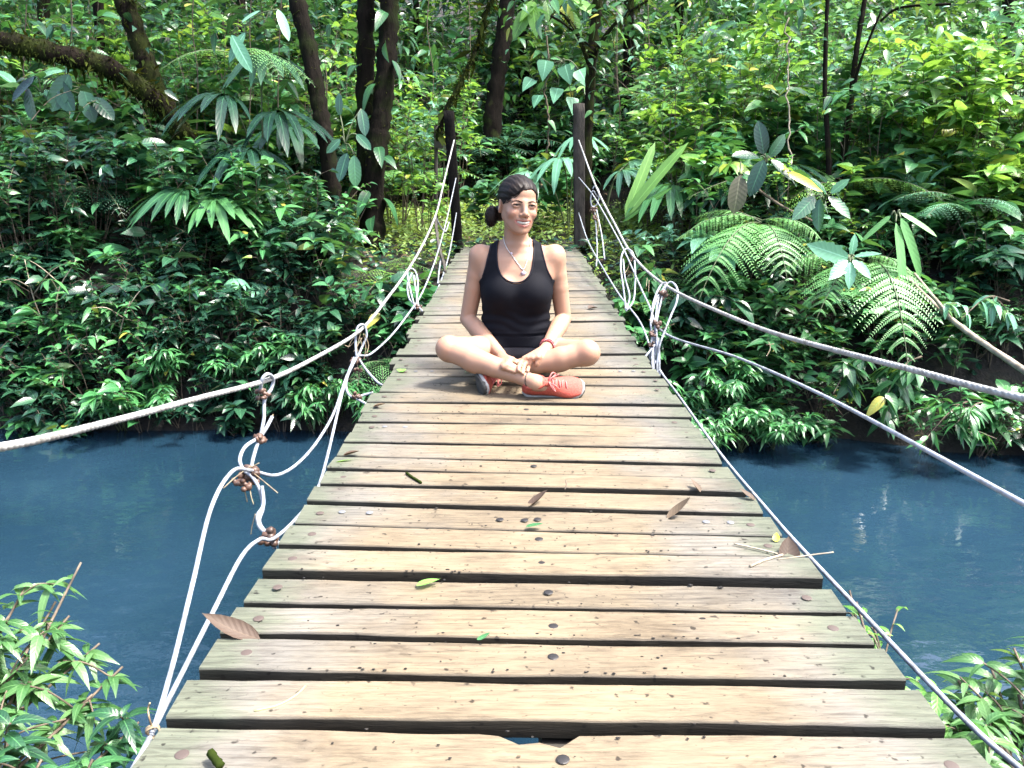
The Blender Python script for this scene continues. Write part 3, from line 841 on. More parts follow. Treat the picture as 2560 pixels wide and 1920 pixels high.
def rosette(base, n_, L, W, tm, mat, label, name, cat, seed=0, el=(0.2, 1.1), curl=0.35, stalk=0.35, group=None, facing=None):
    q = np.random.default_rng(seed)
    S, Lf = MB(), MB()
    for k in range(n_):
        a = k * 2.399 + q.uniform(-0.3, 0.3) if facing is None else facing + q.uniform(-1.2, 1.2)
        e = q.uniform(*el)
        d = np.array([math.cos(a) * math.cos(e), math.sin(a) * math.cos(e), math.sin(e)])
        s1 = np.asarray(base, float) + d * stalk * L * q.uniform(0.6, 1.5) + [0, 0, 0.1 * L]
        S.tube(smooth_path([base, (np.asarray(base) + s1) / 2 + [0, 0, 0.05 * L], s1], 4), 0.006 * L ** 0.5, 5)
        leaves(Lf, s1, d + np.array([0, 0, -0.2]), L * q.uniform(0.7, 1.1), W, tm, curl=curl, roll=0.3, rng=q, droop=0.15)
    return pose(base, [('stalk', S, STEM), ('foliage', Lf, mat)], name, label, cat, group)
def fan_palm(base, fans, mat, label, seed=0, name='fan_palm', nl=11, group=None, cat='palm', fan=1.5):
    """fans: tip of stalk offsets and leaf length: pleated leaflets from one point"""
    q = np.random.default_rng(seed)
    S, Lf = MB(), MB()
    for off, ln, az in fans:
        c = np.asarray(base, float) + off
        S.tube(smooth_path([base, np.asarray(base) + np.array(off) * [0.4, 0.4, 0.75], c], 6), 0.009, 5)
        out = np.array([math.cos(az), math.sin(az), 0.25])
        sd = nrm(np.cross(out, [0, 0, 1.0])); upv = np.cross(sd, nrm(out))
        r0 = q.random()
        for k in range(nl):
            a = (k / (nl - 1) - 0.5) * 2 * fan
            d = nrm(out) * math.cos(a) + sd * math.sin(a)
            leaves(Lf, c, d, ln * (1 - 0.25 * abs(a) / fan) * q.uniform(0.9, 1.05), 0.15, 'strap', up=upv, curl=0.30, roll=0.12, rng=q, droop=0.38, rnd=np.clip(r0 + q.normal(0, 0.1), 0, 0.9))
    return pose(base, [('stalk', S, STEM), ('foliage', Lf, mat)], name, label, cat, group)

# ------------------------------------------------------------------ trees
def gz(x, y): return float(ground_z(x, y))
def rough_trunk(mb, pts, r0, r1, q, seg=14, n=10):
    P = smooth_path(pts, n)
    rad = np.linspace(r0, r1, len(P)) * (1 + 0.07 * q.normal(size=len(P)))
    mb.tube(P, rad, seg, rough=0.06, rng=q)
    return P
def moss_on(mb, P, rad, n_, q, hang=0.6, L=0.034):
    i = q.integers(0, len(P) - 1, n_); f = q.random((n_, 1))
    C = P[i] * (1 - f) + P[i + 1] * f
    a = q.uniform(0, 6.283, n_)
    tan = nrm(P[i + 1] - P[i]); s = nrm(np.cross(tan, [0.1, 0.2, 1.0])); b = np.cross(tan, s)
    d = np.cos(a)[:, None] * s + np.sin(a)[:, None] * b
    rr = np.interp(i, [0, len(P) - 1], rad)[:, None]
    leaves(mb, C + d * rr * 0.95, d + q.normal(0, 0.5, (n_, 3)) - np.array([0, 0, hang]) * q.random((n_, 1)), L * np.where(q.random(n_) < 0.06, q.uniform(2, 4.5, n_), q.uniform(0.5, 1.4, n_)), 0.26, 'kite', rng=q, curl=0.2)
def crown_geo(mbS, mbL, tips, q, nclump, R, nleaf, L, W, tm='ovate'):
    for k in range(nclump):
        t = np.asarray(tips[q.integers(len(tips))], float)
        d = q.normal(0, 1, 3) * R * np.array([1, 1, 0.6]) * 0.55
        c = t + d
        if mbS is not None and k < 3:
            mbS.append(MB()); mbS[-1].tube(smooth_path([t - [0, 0, 0.1], (t + c) / 2 + q.normal(0, 0.08, 3), c], 3), 0.012, 4)
        n_ = int(nleaf * q.uniform(0.5, 1.4))
        cr = R * q.uniform(0.16, 0.34)
        P = c + q.normal(0, 1, (n_, 3)) * cr * np.array([1, 1, 0.6])
        D = nrm(P - c) * [1, 1, 0.6] + q.normal(0, 0.6, (n_, 3)) * [1, 1, 0.5] - [0, 0, 0.1]
        leaves(mbL, P, D, 0.78 * L * q.uniform(0.5, 1.3, n_), W, tm, rng=q, curl=0.2, roll=0.5, droop=0.1)
def tree(name, label, stems, r0, r1, bark, crown=None, moss=0, seed=0, mossmat=None, limbs=(), cat='tree', leafmat=None, climbers=0):
    q = np.random.default_rng(seed)
    Tk = MB(); Mo = MB(); Cs, Cl = [], MB(); Ep = MB()
    tips = []
    for k, pts in enumerate(stems):
        a, b = (r0, r1) if not hasattr(r0, '__len__') else (r0[k], r1[k])
        P = rough_trunk(Tk, pts, a, b, q)
        tips.append(P[-1])
        if moss: moss_on(Mo, P, (a, b), moss, q)
        if climbers:
            i = q.integers(2, len(P) - 2, climbers)
            for ii in i:
                th = q.uniform(3.4, 6.0)
                d = np.array([math.cos(th), math.sin(th), 0])
                leaves(Ep, P[ii] + d * a, d + np.array([0, 0, q.uniform(-0.9, 0.3)]), q.uniform(0.12, 0.26), 0.48, 'ovateF', rng=q, curl=0.3, roll=0.4, droop=0.4)
    for pts, ra, rb in limbs:
        P = rough_trunk(Tk, pts, ra, rb, q, 8, 8)
        if moss: moss_on(Mo, P, (ra, rb), moss, q)
        tips.append(P[-1])
    parts = [('trunk', Tk, bark), ('moss', Mo, mossmat or M_MOSS), ('climbing_leaves', Ep, M_BROAD)]  # third part: broad leaves of climbers, set loose along the trunk
    if crown:
        nc, R, nl, L, W = crown
        crown_geo(Cs, Cl, [t for t in tips], q, nc, R, nl, L, W)
        parts += [('branch', b_, bark) for b_ in Cs] + [('crown', Cl, leafmat or M_BROAD)]
    return pose(stems[0][0], parts, name, label, cat)

def up_from(p, q_, zt, drift=(0, 0)):
    """continue a trunk line from p through q_ to height zt"""
    p, q_ = np.asarray(p), np.asarray(q_)
    d = q_ - p
    k = (zt - q_[2]) / max(d[2], 0.05)
    return q_ + d * min(k, 3) * np.array([0.5, 0.5, 1]) + np.array([drift[0], drift[1], 0])
T1 = [at(500, 500, 8.9) * [1, 1, 0] + [0, 0, -0.1], at(470, 400, 8.9), at(395, 290, 8.8), at(335, 190, 8.8), at(290, 60, 8.8), at(262, -20, 8.8), at(235, -160, 8.8), at(205, -420, 8.9), at(180, -800, 9)]
T1b = [at(400, 300, 8.8), at(350, 232, 8.6), at(290, 180, 8.4), at(220, 140, 8.2), at(120, 115, 8.0), at(0, 88, 7.8), at(-150, 70, 7.6)]
tree('mossy_tree', 'forked tree with long moss-draped limb reaching left over the bank', [T1], 0.105, 0.085, BARKM, (18, 2.0, 60, 0.17, 0.42), 2600, 3, limbs=[(T1b, 0.10, 0.088)], leafmat=M_DARK)
T2 = [at(748, 570, 8.2) * [1, 1, 0] + [0, 0, -0.15], at(728, 480, 8.25), at(708, 330, 8.3), at(690, 230, 8.4), at(668, 110, 8.5), at(640, -10, 8.6), at(610, -180, 8.7), at(600, -420, 8.8), at(590, -800, 9)]
tree('forest_tree', 'slim bare dark tree leaning left between palm clump and twin-stemmed tree', [T2], 0.085, 0.08, BARKB, (20, 1.9, 44, 0.16, 0.42), 260, 4, leafmat=M_DARK)
T3 = [at(815, 585, 8.6) * [1, 1, 0] + [0, 0, -0.1], at(808, 480, 8.7), at(812, 340, 8.8), at(826, 240, 8.9), at(836, 120, 9.0), at(842, -10, 9.1), at(840, -150, 9.2), at(850, -400, 9.3), at(860, -800, 9.4)]
T3b = [at(798, 520, 8.9) * [1, 1, 0] + [0, 0, -0.05], at(792, 420, 9.0), at(788, 280, 9.1), at(790, 130, 9.2), at(790, -10, 9.3), at(785, -150, 9.4), at(770, -380, 9.5), at(750, -780, 9.6)]
tree('twin_stemmed_tree', 'thick tree of two upright stems hung with broad climbing leaves', [T3, T3b], (0.115, 0.10), (0.095, 0.085), BARKB, (26, 2.1, 44, 0.17, 0.42), 300, 5, climbers=16, leafmat=M_DARK)
T4 = [at(1052, 420, 13.5), at(1060, 330, 13.5), at(1068, 220, 13.6), at(1085, 100, 13.7), at(1096, 0, 13.8), at(1110, -150, 13.9), at(1120, -400, 14)]
T4[0][2] = gz(T4[0][0], T4[0][1]) - 0.1
tree('forest_tree', 'thick dark tree standing deep in the forest behind the woman', [T4], 0.15, 0.11, BARKD, (24, 2.6, 40, 0.2, 0.42), 120, 6, leafmat=M_DARK)
T5 = [at(1264, 520, 8.7) * [1, 1, 0] + [0, 0, -0.05], at(1266, 400, 8.75), at(1270, 280, 8.8), at(1276, 160, 8.8), at(1285, 60, 8.9), at(1292, -20, 8.9), at(1300, -180, 9.0), at(1320, -420, 9.1), at(1330, -900, 9.2)]
tree('forest_tree', 'slender mossy tree close behind the grey bridge post', [T5], 0.058, 0.05, BARKM, (24, 1.2, 46, 0.15, 0.42), 260, 7, limbs=[([at(1276, 150, 8.8), at(1240, 60, 8.6), at(1190, 10, 8.4)], 0.025, 0.012), ([at(1280, 120, 8.8), at(1330, 50, 8.7), at(1400, 0, 8.5)], 0.025, 0.012)], leafmat=M_BROAD)
# thin saplings of the sunlit right bank
T6 = [at(1795, 520, 7.6), at(1790, 350, 7.7), at(1782, 200, 7.8), at(1785, 60, 7.9), at(1790, -60, 8.0)]
T6[0][2] = gz(T6[0][0], 7.6) - 0.05
tree('sapling', 'thin dark straight sapling, left of two in the right thicket', [T6], 0.026, 0.016, BARKD, (16, 0.8, 20, 0.15, 0.40), 0, 8, cat='sapling', leafmat=M_BROAD)
T7 = [at(1800, 470, 8.0), at(1822, 330, 8.0), at(1838, 220, 8.0), at(1850, 110, 8.1), at(1868, 0, 8.2), at(1885, -100, 8.3)]
T7[0][2] = gz(T7[0][0], 8.0) - 0.05
tree('sapling', 'forked brown sapling, right of two in the right thicket', [T7], 0.036, 0.018, BARKB, (18, 0.9, 20, 0.15, 0.40), 80, 9, limbs=[([at(1838, 220, 8.0), at(1860, 130, 8.0), at(1905, 20, 8.0)], 0.018, 0.009)], cat='sapling', leafmat=M_BROAD)
# lianas
def liana(pts, r, label, mat, moss=0, seed=0, leaf=0):
    q = np.random.default_rng(seed)
    A, B_, Lf = MB(), MB(), MB()
    P = smooth_path(pts, 8); A.tube(P + q.normal(0, 0.01, P.shape), r, 6)
    if moss: moss_on(B_, P, (r, r), moss, q, 0.9, 0.06)
    if leaf:
        i = q.integers(1, len(P) - 1, leaf); th = q.uniform(0, 6.28, leaf)
        leaves(Lf, P[i], np.stack([np.cos(th), np.sin(th), q.uniform(-0.9, 0.1, leaf)], 1), q.uniform(0.08, 0.15, leaf), 0.6, 'heartF', rng=q, droop=0.3)
    return pose(P[0], [('stem', A, mat), ('moss', B_, M_MOSS), ('foliage', Lf, M_BROAD)], 'liana', label, 'vine')
liana([at(1085, -60, 9.2), at(1050, 35, 9.2), at(1030, 100, 9.2), at(1000, 170, 9.1), at(960, 240, 9.0), at(945, 300, 9.0)], 0.028, 'thick mossy vine slanting down left of the dark forest tree', BARKM, 700, 1)
liana([at(1180, 60, 9.6), at(1185, 140, 9.6), at(1178, 200, 9.6), at(1186, 260, 9.6), at(1182, 330, 9.6)], 0.010, 'thin brown vine hanging between the woman and the grey post', TWIG, 0, 2, 6)
liana([at(1698, 40, 7.9), at(1702, 150, 7.8), at(1706, 260, 7.7), at(1710, 380, 7.5)], 0.007, 'pale thin vine hanging straight in the right thicket', PTWIG, 0, 3)
# the background trunks
BT = [(225, 10.5, 0.07, 'slim dark trunk behind the mossy limb at upper left'), (700 - 180, 12.5, 0.06, 'thin far trunk between mossy tree and leaning tree'), (1135, 16, 0.10, 'dim trunk right of the thick dark forest tree'),
      (1350, 14.5, 0.10, 'dim far trunk just right of the grey post'), (1468, 15, 0.09, 'dim far trunk where the dark forest meets the thicket'), (2190, 10.5, 0.10, 'brown trunk at the upper right edge'), (90, 12, 0.09, 'dim trunk near the upper left corner'),
      (905, 15.5, 0.06, 'thin far trunk left of the dark post'), (1610, 15, 0.07, 'thin dark trunk rising behind the sunlit thicket')]
for k, (dx, Y, r, lb) in enumerate(BT):
    a = at(dx, 330, Y); a[2] = gz(a[0], Y) - 0.1
    b = at(dx + (k * 37 % 23) - 11, 60, Y + 0.1); c = at(dx + (k * 53 % 41) - 20, -720, Y + 0.2)
    tree('forest_tree', lb, [[a, (a + b) / 2, b, c]], r, r * 0.8, BARKD if k % 2 else BARKB, (14, 2.0, 40, 0.19, 0.42), 60, 20 + k, leafmat=M_DARK if dx < 1400 else M_BROAD)
# ------------------------------------------------------------------ plants one can point to
def gpos(dx, Y, h=0.0):
    x = at(dx, 430, Y)[0]
    return np.array([x, Y, gz(x, Y) - 0.02 + h])
# right bank: the two big ferns over the water
fern(at(1640, 480, 6.9), [(-0.66, -0.75, 1.0, 0.16, 0.72), (-0.98, -0.2, 0.75, 0.26, 0.42), (0.0, -1.0, 0.78, 0.16, 0.52), (0.75, -0.7, 0.6, 0.22, 0.4), (-1, 0.5, 0.6, 0.35, 0.35)],
     M_FERN, 'large bright lacy fern drooping over the right bank beside the handrail', 'fern', seed=2, npin=13, npl=18, wid=0.40)
fern(at(1865, 565, 6.4), [(-0.05, -1.0, 0.9, 0.12, 0.80), (-0.75, -0.75, 0.78, 0.2, 0.56), (-1, 0.0, 0.7, 0.28, 0.40), (0.6, -0.8, 0.5, 0.2, 0.45)],
     M_FERN, 'lacy fern with tip hanging low over dark water, below the strap leaves', 'fern', seed=3, npin=13, npl=18, wid=0.40)
fern(gpos(1420, 7.4, 0.1), [(-0.5, -0.9, 0.75, 0.25, 0.5), (0.7, -0.7, 0.8, 0.3, 0.5), (0.1, -1, 0.7, 0.3, 0.5), (1, 0, 0.8, 0.35, 0.45), (-1, -0.2, 0.6, 0.3, 0.4)],
     M_FERN, 'feathery fern between the right handrail loop and the big fern', 'fern', seed=4, npin=16, npl=9)
fern(at(1800, 400, 7.6), [(-0.95, -0.3, 1.5, 0.45, 0.55), (-0.6, -0.8, 1.1, 0.3, 0.6), (0.6, -0.6, 1.0, 0.35, 0.5), (-0.9, 0.3, 1.2, 0.5, 0.5)],
     M_SUN, 'sunlit arching fern frond high in the right thicket', 'fern', seed=5, npin=20, npl=9, wid=0.24)
fern(at(2080, 440, 7.0), [(-0.8, -0.6, 0.62, 0.25, 0.3), (-1, 0, 0.6, 0.28, 0.28), (0.5, -0.8, 0.5, 0.2, 0.3)],
     M_PALE, 'pale blue-green fern near the right edge above the dead branch', 'fern', seed=6, npin=16, npl=9)
fern(gpos(1590, 11.5, 0.5), [(-0.9, -0.3, 1.3, 0.8, 0.5), (-0.5, -0.9, 1.2, 0.8, 0.6), (0.8, -0.6, 1.2, 0.8, 0.6), (0.2, -1, 1.1, 0.8, 0.6), (-0.9, 0.2, 1.2, 0.9, 0.4)],
     M_FERN, 'tall feathery fern in shade behind the sunlit thicket', 'fern', seed=7, npin=16, lace=False)
# centre: dark ferns and palms behind the posts
for k, (dx, Y, lb) in enumerate([(1030, 13.4, 'dark feathery fern just right of the dark post'), (1095, 13.8, 'dark fern behind the head of the woman'), (890, 12.5, 'green fern left of the thin black pole'), (1135, 14.2, 'dim fern under the far forest trees')]):
    fern(gpos(dx, Y, 0.45), [(math.cos(a), math.sin(a), 1.15, 0.6, 0.55) for a in np.arange(0, 6.2, 0.8) + k], M_DARK if k != 2 else M_FERN, lb, 'fern', seed=30 + k, npin=20, lace=False, wid=0.26)
fan_palm(gpos(1230, 9.6), [((-0.10, -0.1, 0.95), 0.62, -1.8), ((-0.45, 0.0, 0.80), 0.55, -2.4), ((0.1, 0.2, 1.2), 0.5, -1.2)], M_PALE, 'pale drooping fan palm leaf left of the grey post', seed=1, nl=9, fan=1.4)
fan_palm(gpos(1300, 9.4), [((0.22, -0.1, 0.80), 0.60, -0.9), ((0.35, 0.3, 0.9), 0.5, -0.3)], M_PALE, 'pale drooping fan palm leaf right of the grey post', seed=2, nl=9, fan=1.3)
# palms on the left
fan_palm(gpos(570, 8.6), [((-0.2, -0.3, 1.5), 0.75, -2.0), ((0.25, -0.2, 1.35), 0.8, -0.8), ((0.05, -0.5, 1.0), 0.75, -1.6), ((-0.4, 0.1, 1.1), 0.7, -2.8), ((0.1, 0.1, 1.9), 0.7, -1.2)], M_DARK, 'tall dark fan palm between the mossy tree and leaning tree', seed=3, nl=10, fan=1.2)
fan_palm(gpos(470, 7.9), [((0.10, -0.35, 0.62), 0.62, -0.9), ((-0.2, -0.25, 0.7), 0.60, -2.2), ((0.3, -0.15, 0.45), 0.55, -0.4)], M_BROAD, 'low fan palm with spread blades below the leaning tree', seed=4, nl=12, fan=1.0)
fan_palm(gpos(640, 9.4), [((0.0, -0.2, 1.2), 0.8, -1.4), ((0.35, 0, 0.9), 0.7, -0.4), ((-0.4, 0, 0.9), 0.7, -2.6)], M_DARK, 'dark fan palm right behind the leaning tree', seed=5, nl=9, fan=1.2)
fan_palm(at(520, 600, 7.3) - [0, 0, 0.35], [((0.0, -0.15, 0.36), 0.34, -1.3), ((0.16, -0.1, 0.3), 0.30, -0.8)], M_PALE, 'small pale pleated palm leaf hanging on the left bank', seed=6, nl=6, fan=0.6)
fan_palm(gpos(1640, 8.0, 0.3), [((-0.15, -0.2, 0.55), 0.75, -2.2), ((0.1, -0.3, 0.6), 0.7, -1.2), ((-0.35, -0.1, 0.4), 0.7, -2.7), ((-0.1, -0.3, 0.2), 0.6, -1.9)], M_DARK, 'dark drooping palm at the heart of the right thicket', seed=7, nl=9, fan=0.9)
fan_palm(gpos(1455, 8.3), [((0.30, -0.2, 0.9), 0.75, -0.5), ((-0.1, -0.3, 0.75), 0.7, -2.0), ((0.1, -0.2, 1.05), 0.65, -1.1)], M_BROAD, 'palm with long slanting blades right of the handrail', seed=8, nl=7, fan=0.7)
# strap leaves and pale toothed leaves of the right bank
def single(base, specs, tm, mat, name, label, cat='plant', seed=0, W=0.2, curl=0.3, stem=STEM, roll=0.25):
    """specs: start and end points of each leaf"""
    q = np.random.default_rng(seed); S, Lf = MB(), MB()
    for a, b in specs:
        a, b = np.asarray(a), np.asarray(b)
        S.tube(smooth_path([base, (np.asarray(base) + a) / 2 + [0, 0, 0.04], a], 4), 0.006, 5)
        d = b - a
        leaves(Lf, a, d, np.linalg.norm(d), W, tm, up=np.array([0, -0.75, 0.65]), curl=curl * 0.4, roll=roll, rng=q)
    return pose(base, [('stalk', S, stem), ('foliage', Lf, mat)], name, label, cat)
single(at(1935, 470, 6.2), [(at(1935, 480, 6.1), at(1962, 645, 5.9)), (at(1945, 470, 6.1), at(2002, 600, 6.0)), (at(1925, 465, 6.2), at(1860, 520, 6.2)), (at(1945, 460, 6.2), at(2030, 505, 6.1))], 'strap', M_FERN, 'strap_leaf_plant', 'plant with two long strap leaves hanging at right', W=0.15, seed=1)
single(at(1838, 570, 6.1), [(at(1832, 558, 6.05), at(1748, 528, 6.0)), (at(1832, 562, 6.05), at(1795, 600, 5.9)), (at(1836, 566, 6.0), at(1838, 622, 5.9)), (at(1842, 562, 6.0), at(1885, 598, 5.9)), (at(1845, 555, 6.05), at(1905, 545, 6.0)), (at(1838, 552, 6.1), at(1850, 505, 6.1))], 'serrF', M_PALE, 'toothed_leaf_plant', 'pale toothed leaves in a star between the two lacy ferns', W=0.42, seed=2)
single(at(1780, 440, 6.6), [(at(1760, 425, 6.5), at(1712, 475, 6.4)), (at(1770, 430, 6.5), at(1765, 500, 6.4)), (at(1790, 425, 6.5), at(1840, 470, 6.4)), (at(1785, 420, 6.5), at(1752, 380, 6.5)), (at(1795, 418, 6.5), at(1835, 385, 6.5))], 'serrF', M_GLOSS, 'toothed_leaf_plant', 'glossy toothed leaves above the big fern at right', W=0.45, seed=3)
single(at(1655, 355, 7.0), [(at(1640, 340, 7.0), at(1585, 330, 6.9)), (at(1650, 345, 7.0), at(1620, 420, 6.9)), (at(1660, 340, 7.0), at(1700, 290, 7.0)), (at(1650, 335, 7.0), at(1640, 260, 7.0)), (at(1665, 345, 7.0), at(1712, 385, 6.9))], 'oblongF', M_DARK, 'broad_leaf_plant', 'plant of big dark oblong leaves in the right thicket', W=0.42, seed=4)
single(at(1718, 395, 6.8), [(at(1700, 372, 6.8), at(1780, 412, 6.7)), (at(1712, 385, 6.8), at(1690, 350, 6.8))], 'strap', M_YEL, 'yellow_leaf_plant', 'bright yellow blade-like leaf in the right thicket', W=0.22, seed=5)
single(at(1600, 350, 6.9), [(at(1598, 378, 6.85), at(1588, 462, 6.8))], 'oblongF', leaf_mat('withered leaf', (0.05, 0.05, 0.03), (0.10, 0.095, 0.06), (0.14, 0.13, 0.08), 0.6, 0.1), 'withered_leaf', 'grey-brown withered leaf hanging in the right thicket', 'leaf', W=0.5, seed=6)
single(at(1330, 500, 7.7), [(at(1350, 470, 7.7), at(1480, 300, 7.6)), (at(1345, 480, 7.7), at(1445, 400, 7.5)), (at(1350, 470, 7.7), at(1420, 300, 7.8))], 'strap', M_SUN, 'blade_leaf_plant', 'long slanting blade leaves right of the handrail post', W=0.13, seed=7)
single(at(1215, 130, 9.4), [(at(1180, 130, 9.4), at(1172, 172, 9.3)), (at(1220, 140, 9.4), at(1232, 182, 9.3)), (at(1205, 190, 9.4), at(1195, 222, 9.3)), (at(1150, 170, 9.4), at(1128, 195, 9.3)), (at(1250, 150, 9.4), at(1275, 190, 9.3)), (at(1165, 205, 9.4), at(1152, 232, 9.3)), (at(1235, 210, 9.4), at(1240, 245, 9.3))], 'heartF', M_PALE, 'arrow_leaf_climber', 'climber with arrow-shaped leaves high above the woman', 'climber', W=0.75, seed=8)
single(at(1165, 0, 9.2), [(at(1160, 0, 9.2), at(1120, 40, 9.1)), (at(1180, 0, 9.2), at(1190, 55, 9.1)), (at(1150, 10, 9.2), at(1160, 80, 9.1)), (at(1210, 0, 9.2), at(1240, 60, 9.1)), (at(1225, 20, 9.2), at(1260, 90, 9.1)), (at(1140, 20, 9.2), at(1108, 85, 9.1)), (at(1240, 0, 9.2), at(1290, 30, 9.0))], 'ovateF', M_SUN, 'hanging_branch', 'sunlit leafy branch hanging from the top centre', 'branch', W=0.42, seed=9, stem=TWIG)
single(at(525, 60, 8.2), [(at(500, 75, 8.2), at(540, 150, 8.0)), (at(530, 70, 8.2), at(490, 130, 8.1)), (at(520, 50, 8.2), at(560, 20, 8.2)), (at(600, 20, 8.2), at(625, 85, 8.1))], 'oblongF', M_PALE, 'pale_leaf_climber', 'big pale leaf hanging above the palms at upper left', 'climber', W=0.28, seed=10)
single(at(745, 310, 8.0), [(at(765, 335, 7.95), at(768, 405, 7.9)), (at(735, 300, 8.0), at(705, 330, 7.95)), (at(770, 290, 8.0), at(800, 320, 7.9)), (at(735, 250, 8.1), at(730, 200, 8.1)), (at(780, 235, 8.1), at(790, 290, 8.0)), (at(750, 330, 8.0), at(730, 390, 7.9))], 'oblongF', M_GLOSS, 'broad_leaf_climber', 'broad drooping leaves between leaning tree and twin stems', 'climber', W=0.40, seed=11)
# big dark leaves under the mossy limb
single(at(90, 200, 8.0), [(at(80, 165, 8.0), at(20, 215, 7.9)), (at(120, 170, 8.0), at(158, 245, 7.9)), (at(60, 190, 8.0), at(70, 265, 7.9)), (at(180, 190, 8.0), at(200, 260, 7.9)), (at(200, 210, 8.0), at(245, 255, 7.9)), (at(150, 160, 8.0), at(110, 240, 7.9))], 'oblongF', M_DARK, 'broad_leaf_climber', 'big dark leaves hanging below the mossy limb at upper left', 'climber', W=0.45, seed=12)

# leafy shrubs, left bank: kind, column, distance, size ...
LS = [  # dx, Y, h, spread, stems, leaves, L, W, template, material, label
    (30, 7.3, 1.6, 0.5, 6, 20, 0.15, 0.46, 'ovate', M_BROAD, 'pale broadleaf shrub at the left edge, mid-height'),
    (300, 7.9, 1.15, 0.35, 5, 14, 0.24, 0.42, 'ovateF', M_GLOSS, 'whorled glossy broadleaf shrub before the mossy trunk'),
    (395, 8.0, 1.0, 0.45, 5, 14, 0.17, 0.45, 'ovate', M_BROAD, 'leafy shrub at the foot of the mossy tree'),
    (440, 6.95, 0.95, 0.26, 2, 22, 0.13, 0.42, 'ovateF', M_GLOSS, 'slim upright sapling with glossy dark leaves on the left bank'),
    (120, 7.6, 1.5, 0.4, 5, 18, 0.16, 0.42, 'ovate', M_DARK, 'dark leafy shrub behind the pale twigs at left'),
    (200, 7.9, 1.3, 0.5, 5, 16, 0.18, 0.42, 'ovate', M_DARK, 'dark leafy shrub under the mossy limb'),
    (570, 7.4, 0.75, 0.35, 4, 13, 0.16, 0.46, 'ovate', M_BROAD, 'low broadleaf shrub below the tall palm'),
    (720, 7.25, 0.85, 0.40, 4, 14, 0.17, 0.44, 'ovateF', M_BROAD, 'broadleaf shrub at the foot of the leaning tree'),
    (775, 7.0, 0.55, 0.32, 4, 12, 0.16, 0.46, 'ovateF', M_GLOSS, 'broad-leaved plant just left of the rope knot'),
    (840, 6.95, 0.6, 0.28, 4, 10, 0.15, 0.44, 'ovateF', M_BROAD, 'leafy plant between the handrail and the side rope at left'),
    (650, 7.9, 0.9, 0.4, 4, 16, 0.13, 0.5, 'heartF', M_BROAD, 'heart-leaved shrub between palm and leaning tree'),
    (905, 9.3, 1.75, 0.42, 5, 22, 0.14, 0.45, 'ovate', M_SUN, 'sunlit leafy shrub beside the thin black pole'),
    (868, 9.9, 1.6, 0.55, 6, 20, 0.16, 0.42, 'ovateF', M_PALE, 'bright shrub between the twin stems and black pole'),
    (955, 9.9, 2.0, 0.40, 4, 20, 0.13, 0.42, 'ovateF', M_BROAD, 'slender shrub rising behind the dark post'),
    (925, 8.9, 0.8, 0.35, 4, 14, 0.12, 0.45, 'ovate', M_SUN, 'low bright shrub at the foot of the black pole')]
LS += [(880, 11.2, 2.0, 0.6, 6, 26, 0.15, 0.42, 'ovate', M_SUN, 'tall bright shrub at the back of the clearing, left of the dark post'),
       (985, 11.8, 1.9, 0.5, 5, 26, 0.14, 0.42, 'lance', M_SUN, 'bright shrub behind the dark post top'), (1340, 11.2, 1.6, 0.6, 6, 24, 0.15, 0.44, 'ovate', M_LANCE, 'leafy shrub right of the grey post at the back of the clearing'),
       (835, 10.4, 1.3, 0.5, 5, 22, 0.16, 0.44, 'ovateF', M_SUN, 'bright broadleaf shrub against the twin stems'), (1400, 9.8, 1.2, 0.5, 5, 22, 0.13, 0.42, 'ovate', M_SUN, 'sunlit shrub beyond the rope handrail, right of the grey post')]
for k, (dx, Y, h, sp, ns, nl, L, W, tm, mat, lb) in enumerate(LS):
    shrub(gpos(dx, Y), h, sp, ns, nl, L, W, tm, mat, 'shrub', lb, seed=100 + k, lean=(0, -0.12, 0))
# heart leaves right of the head
for k, (dx, Y, h, lb) in enumerate([(1195, 10.2, 0.85, 'bright heart-leaved plant just right of the woman'), (1150, 10.8, 0.95, 'heart-leaved plant behind the head of the woman'), (1035, 10.4, 0.7, 'leafy plant between the dark post and the woman'), (1240, 10.6, 0.7, 'low heart-leaved plant at the foot of the grey post')]):
    shrub(gpos(dx, Y), h, 0.35, 5, 12, 0.17, 0.72, 'heartF', M_BROAD if k else M_LANCE, 'heart_leaf_plant', lb, 'plant', seed=140 + k, stem=STEM)
# pale bare-stemmed little shrubs at the left water edge
for k, (dx, Y, lb) in enumerate([(75, 6.9, 'pale bare-stemmed shrub with drooping leaves at far left'), (205, 6.85, 'pale two-stemmed shrub with drooping leaves at left'), (235, 6.8, 'thin pale twiggy shrub right of the two-stemmed one')]):
    shrub(gpos(dx, Y), 1.05 - 0.15 * k, 0.28, 2 + (k == 1), 11, 0.15, 0.36, 'serrF', M_BROAD, 'twiggy_shrub', lb, seed=150 + k, stem=PTWIG, leafpos=0.7, droop=0.6, sr=0.008)
